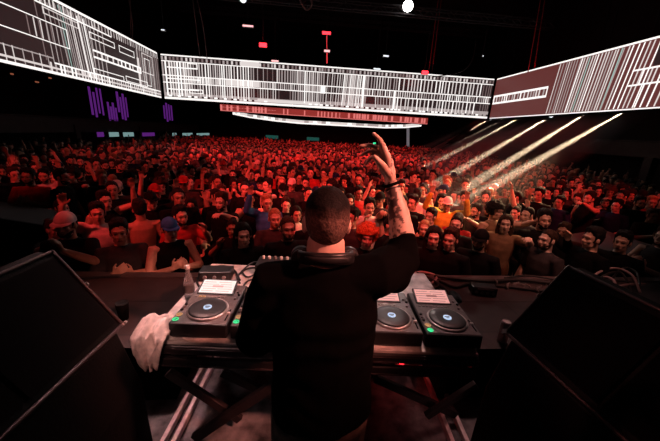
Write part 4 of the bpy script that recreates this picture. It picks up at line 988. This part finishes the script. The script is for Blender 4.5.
# ------------------------------------------------------------------ light
world = bpy.data.worlds.new('world'); sc.world = world; world.use_nodes = True
world.node_tree.nodes['Background'].inputs['Color'].default_value = (.02, .008, .01, 1); world.node_tree.nodes['Background'].inputs['Strength'].default_value = .25
def spot(loc, tgt, power, col, ang, blend=.6, size=.15):
    l = bpy.data.lights.new('spot_light', 'SPOT'); l.energy = power; l.color = col; l.spot_size = math.radians(ang); l.spot_blend = blend; l.shadow_soft_size = size
    o = bpy.data.objects.new('spot_light', l); C.objects.link(o); o.location = loc; o.rotation_euler = (V(tgt)-V(loc)).to_track_quat('-Z', 'Y').to_euler(); return o
spot((2.4, 3.6, 4.8), (1.9, 2.5, .43), 130, (1, .36, .33), 50, .8, .2)  # added to brighten the deck beside the table
spot((-2.6, 2.8, 4.3), (.34, 1.27, 1.88), 170, (1, .30, .25), 9, .7, .1)  # fill added for the fingers of the raised hand
RED = (1, .035, .035); RED2 = (1, .05, .045)
for x, y, z, tx, ty, pw, an in ((-3.6, 1.2, 5.4, -1.6, 5.2, 380, 38), (-1.2, 1.4, 5.6, -.6, 7.5, 1000, 34), (.8, 1.3, 5.6, .9, 4.6, 420, 40), (2.6, 1.4, 5.6, 2.4, 7.0, 1050, 34), (4.6, 1.2, 5.4, 5.0, 6.4, 620, 36), (-5.2, 1.5, 5.4, -5.6, 8.5, 300, 34), (7.0, 1.5, 5.4, 8.0, 8.5, 560, 30)):
    spot((x, y, z), (tx, ty, .6), pw*3.2, RED2, an, .8, .07)
for x, tx, ty, pw, an in ((-7, -6.5, 15, 950, 46), (-2.5, -2.2, 13, 3200, 46), (1.5, 1.8, 15, 3800, 46), (5.5, 5.5, 13.5, 2300, 44), (9.5, 9.5, 15, 1300, 40), (-4, -4, 19, 2600, 38), (3.5, 4, 19.5, 3000, 38)):
    spot((x, 7.2, 7.6), (tx, ty, .4), pw*1.3, RED, an, .8, .07)
for x, pw in ((-6, 1100), (0, 2100), (6, 1900), (11, 900)):
    spot((x, 21.2, 7.0), (x+.3, 28, .4), pw, RED, 74, .8, .1)
# pale lamps over the stage, added fill spots, and the brilliant spotlight
spot((.9, 3.6, 5.0), (.0, 2.05, .8), 380, (1, .62, .58), 36, .7, .2)
spot((-1.6, 3.0, 4.4), (-.9, 1.6, .8), 600, (1, .52, .48), 24, .7, .2)
spot((2.6, -.3, 3.9), (.42, 1.2, 1.65), 1300, (1, .30, .22), 22, .6, .12)
spot((-1.2, -1.6, 3.4), (.06, 1.0, 1.68), 70, (1, .25, .22), 9, .6, .12)
spot((3.2, 1.2, 5.0), (2.8, 4.2, .7), 260, (1, .42, .33), 44, .8, .1)
spot((-.5, -1.6, 2.6), (-.30, 1.8, 0), 22, (1, .9, .9), 15, .8, .1)  # low fill from behind the camera, added for the floor under the table
spot((-.55, -.6, 3.0), (-.76, 1.48, .76), 150, (1, .50, .42), 6.5, .7, .1)  # narrow spot added to brighten the towel
spot((.3, -2.2, 1.6), (.95, 1.85, .0), 85, (1, .42, .40), 9.5, .7, .1)  # narrow spot added so the can-side base rails show
spot((-.2, -2.2, 1.6), (-.62, 1.75, .0), 40, (1, .38, .36), 6.5, .7, .1)  # narrow spot added so the towel-side base rails show
spot((-.8, 2.0, 5.4), (-.6, 4.0, .7), 200, (1, .20, .16), 46, .8, .08)
spot((2.2, 2.0, 5.4), (2.6, 4.3, .7), 360, (1, .30, .2), 46, .8, .08)
spot((10.8, 8.6, 6.4), (3.0, 5.7, .5), 17000, (1, .58, .30), 23, .9, .1)  # warm wash added over the crowd by the beams, without a fixture
p = aty(408, 6, 17); spot(p+V((0, -.5, -.3)), (2, 6, .5), 600, (1, .85, .78), 60, .8, .2)
l = bpy.data.lights.new('red_glow', 'POINT'); l.energy = .5; l.color = (1, .03, .03); l.shadow_soft_size = .03; o = bpy.data.objects.new('red_glow', l); C.objects.link(o); o.location = (atz(409, 391, .03).x, 2.05, .18)
# white beams from the fixtures behind the reddish ribbon, through haze
BW = (1, .72, .46)
beams = [((613, 118), (446, 212), 1.0), ((577, 119), (437, 206), .9), ((541, 122), (424, 191), .75), ((512, 122), (415, 173), .6), ((497, 122.5), (425, 160), .3), ((482, 123.5), (400, 169), .4)]
for k, (a, b, s) in enumerate(beams):
    A0 = atx(a[0], a[1], 13.5); Bq = atz(b[0], b[1], .55); d = (A0-Bq).normalized(); F = A0+d*2.9
    L = (F-Bq).length
    spot(F-d*.12, Bq, 1150000*s*(L/14)**2, BW, .72, .35, .03)
    r = empty('moving_head_lamp', F, 0, f'moving head lamp sending the {ordinal(k+1)} white beam counted from the reddish ribbon edge', 'lamp', 'beam lamps behind the reddish ribbon')
    q = d.to_track_quat('Z', 'Y').to_matrix(); bm = bmesh.new(); cyl(bm, d*.22, .16, .4, 24, .12, q); obj('head', bm, M['black_plastic'], r)
    bm = bmesh.new(); cyl(bm, d*.012, .11, .02, 24, rot=q); obj('lens', bm, M['lamp_dim'], r)
    bm = bmesh.new(); box(bm, d*.25+V((0, 0, .3)), (.36, .3, .12)); bar(bm, d*.25+V((0, 0, .3)), d*.25+V((0, 0, 11.44-F.z)), .05); bar(bm, d*.22+V((.17, 0, 0)), d*.22+V((.17, 0, .3)), .04); bar(bm, d*.22+V((-.17, 0, 0)), d*.22+V((-.17, 0, .3)), .04); obj('yoke', bm, M['black_plastic'], r)
hz = bpy.data.materials.new('haze'); hz.use_nodes = True; nt = hz.node_tree; nt.nodes.clear(); out = nt.nodes.new('ShaderNodeOutputMaterial'); vs_ = nt.nodes.new('ShaderNodeVolumeScatter')
vs_.inputs['Density'].default_value = .03; vs_.inputs['Color'].default_value = (1, 1, 1, 1); vs_.inputs['Anisotropy'].default_value = .0
nt.links.new(vs_.outputs['Volume'], out.inputs['Volume'])
for x_, y_, Y_ in ((425, 72.5, 18.7), (263, 45, 16.7), (545, 66, 16.4)):
    l = bpy.data.lights.new('red_glow', 'POINT'); l.energy = 14; l.color = (1, .03, .04); l.shadow_soft_size = .05; o = bpy.data.objects.new('red_glow', l); C.objects.link(o); o.location = aty(x_, y_, Y_)  # red glows added to brighten the hanging straps
ends = [(atx(a[0], a[1], 13.5), atz(b[0], b[1], .55)) for a, b, q in beams]; ends = [(p+(p-q).normalized()*2.6, q) for p, q in ends]
bm = bmesh.new(); top = []; bot = []
for p, q in [(ends[0][0]+V((-.1, -1.2, 0)), ends[0][1]+V((-.2, -1.0, .0)))]+ends+[(ends[-1][0]+V((.1, 1.2, 0)), ends[-1][1]+V((.1, 1.2, 0)))]:
    top.append([bm.verts.new(c+V((0, 0, .35))) for c in (p, q)]); bot.append([bm.verts.new(c-V((0, 0, .35))) for c in (p, q)])
for i in range(len(top)-1):
    for A, f in ((top, 1), (bot, -1)): bm.faces.new((A[i][0], A[i+1][0], A[i+1][1], A[i][1]))
    for k in (0, 1): bm.faces.new((top[i][k], top[i+1][k], bot[i+1][k], bot[i][k]))
for i in (0, -1): bm.faces.new((top[i][0], top[i][1], bot[i][1], bot[i][0]))
hzo = obj('haze', bm, hz); hzo['kind'] = 'stuff'; tag(hzo, 'thin drifting haze in which the white beams show', 'haze')

sc.view_settings.view_transform = 'Standard'; sc.view_settings.look = 'None'; sc.view_settings.gamma = 1; sc.view_settings.use_curve_mapping = False
sc.view_settings.exposure = 0.0
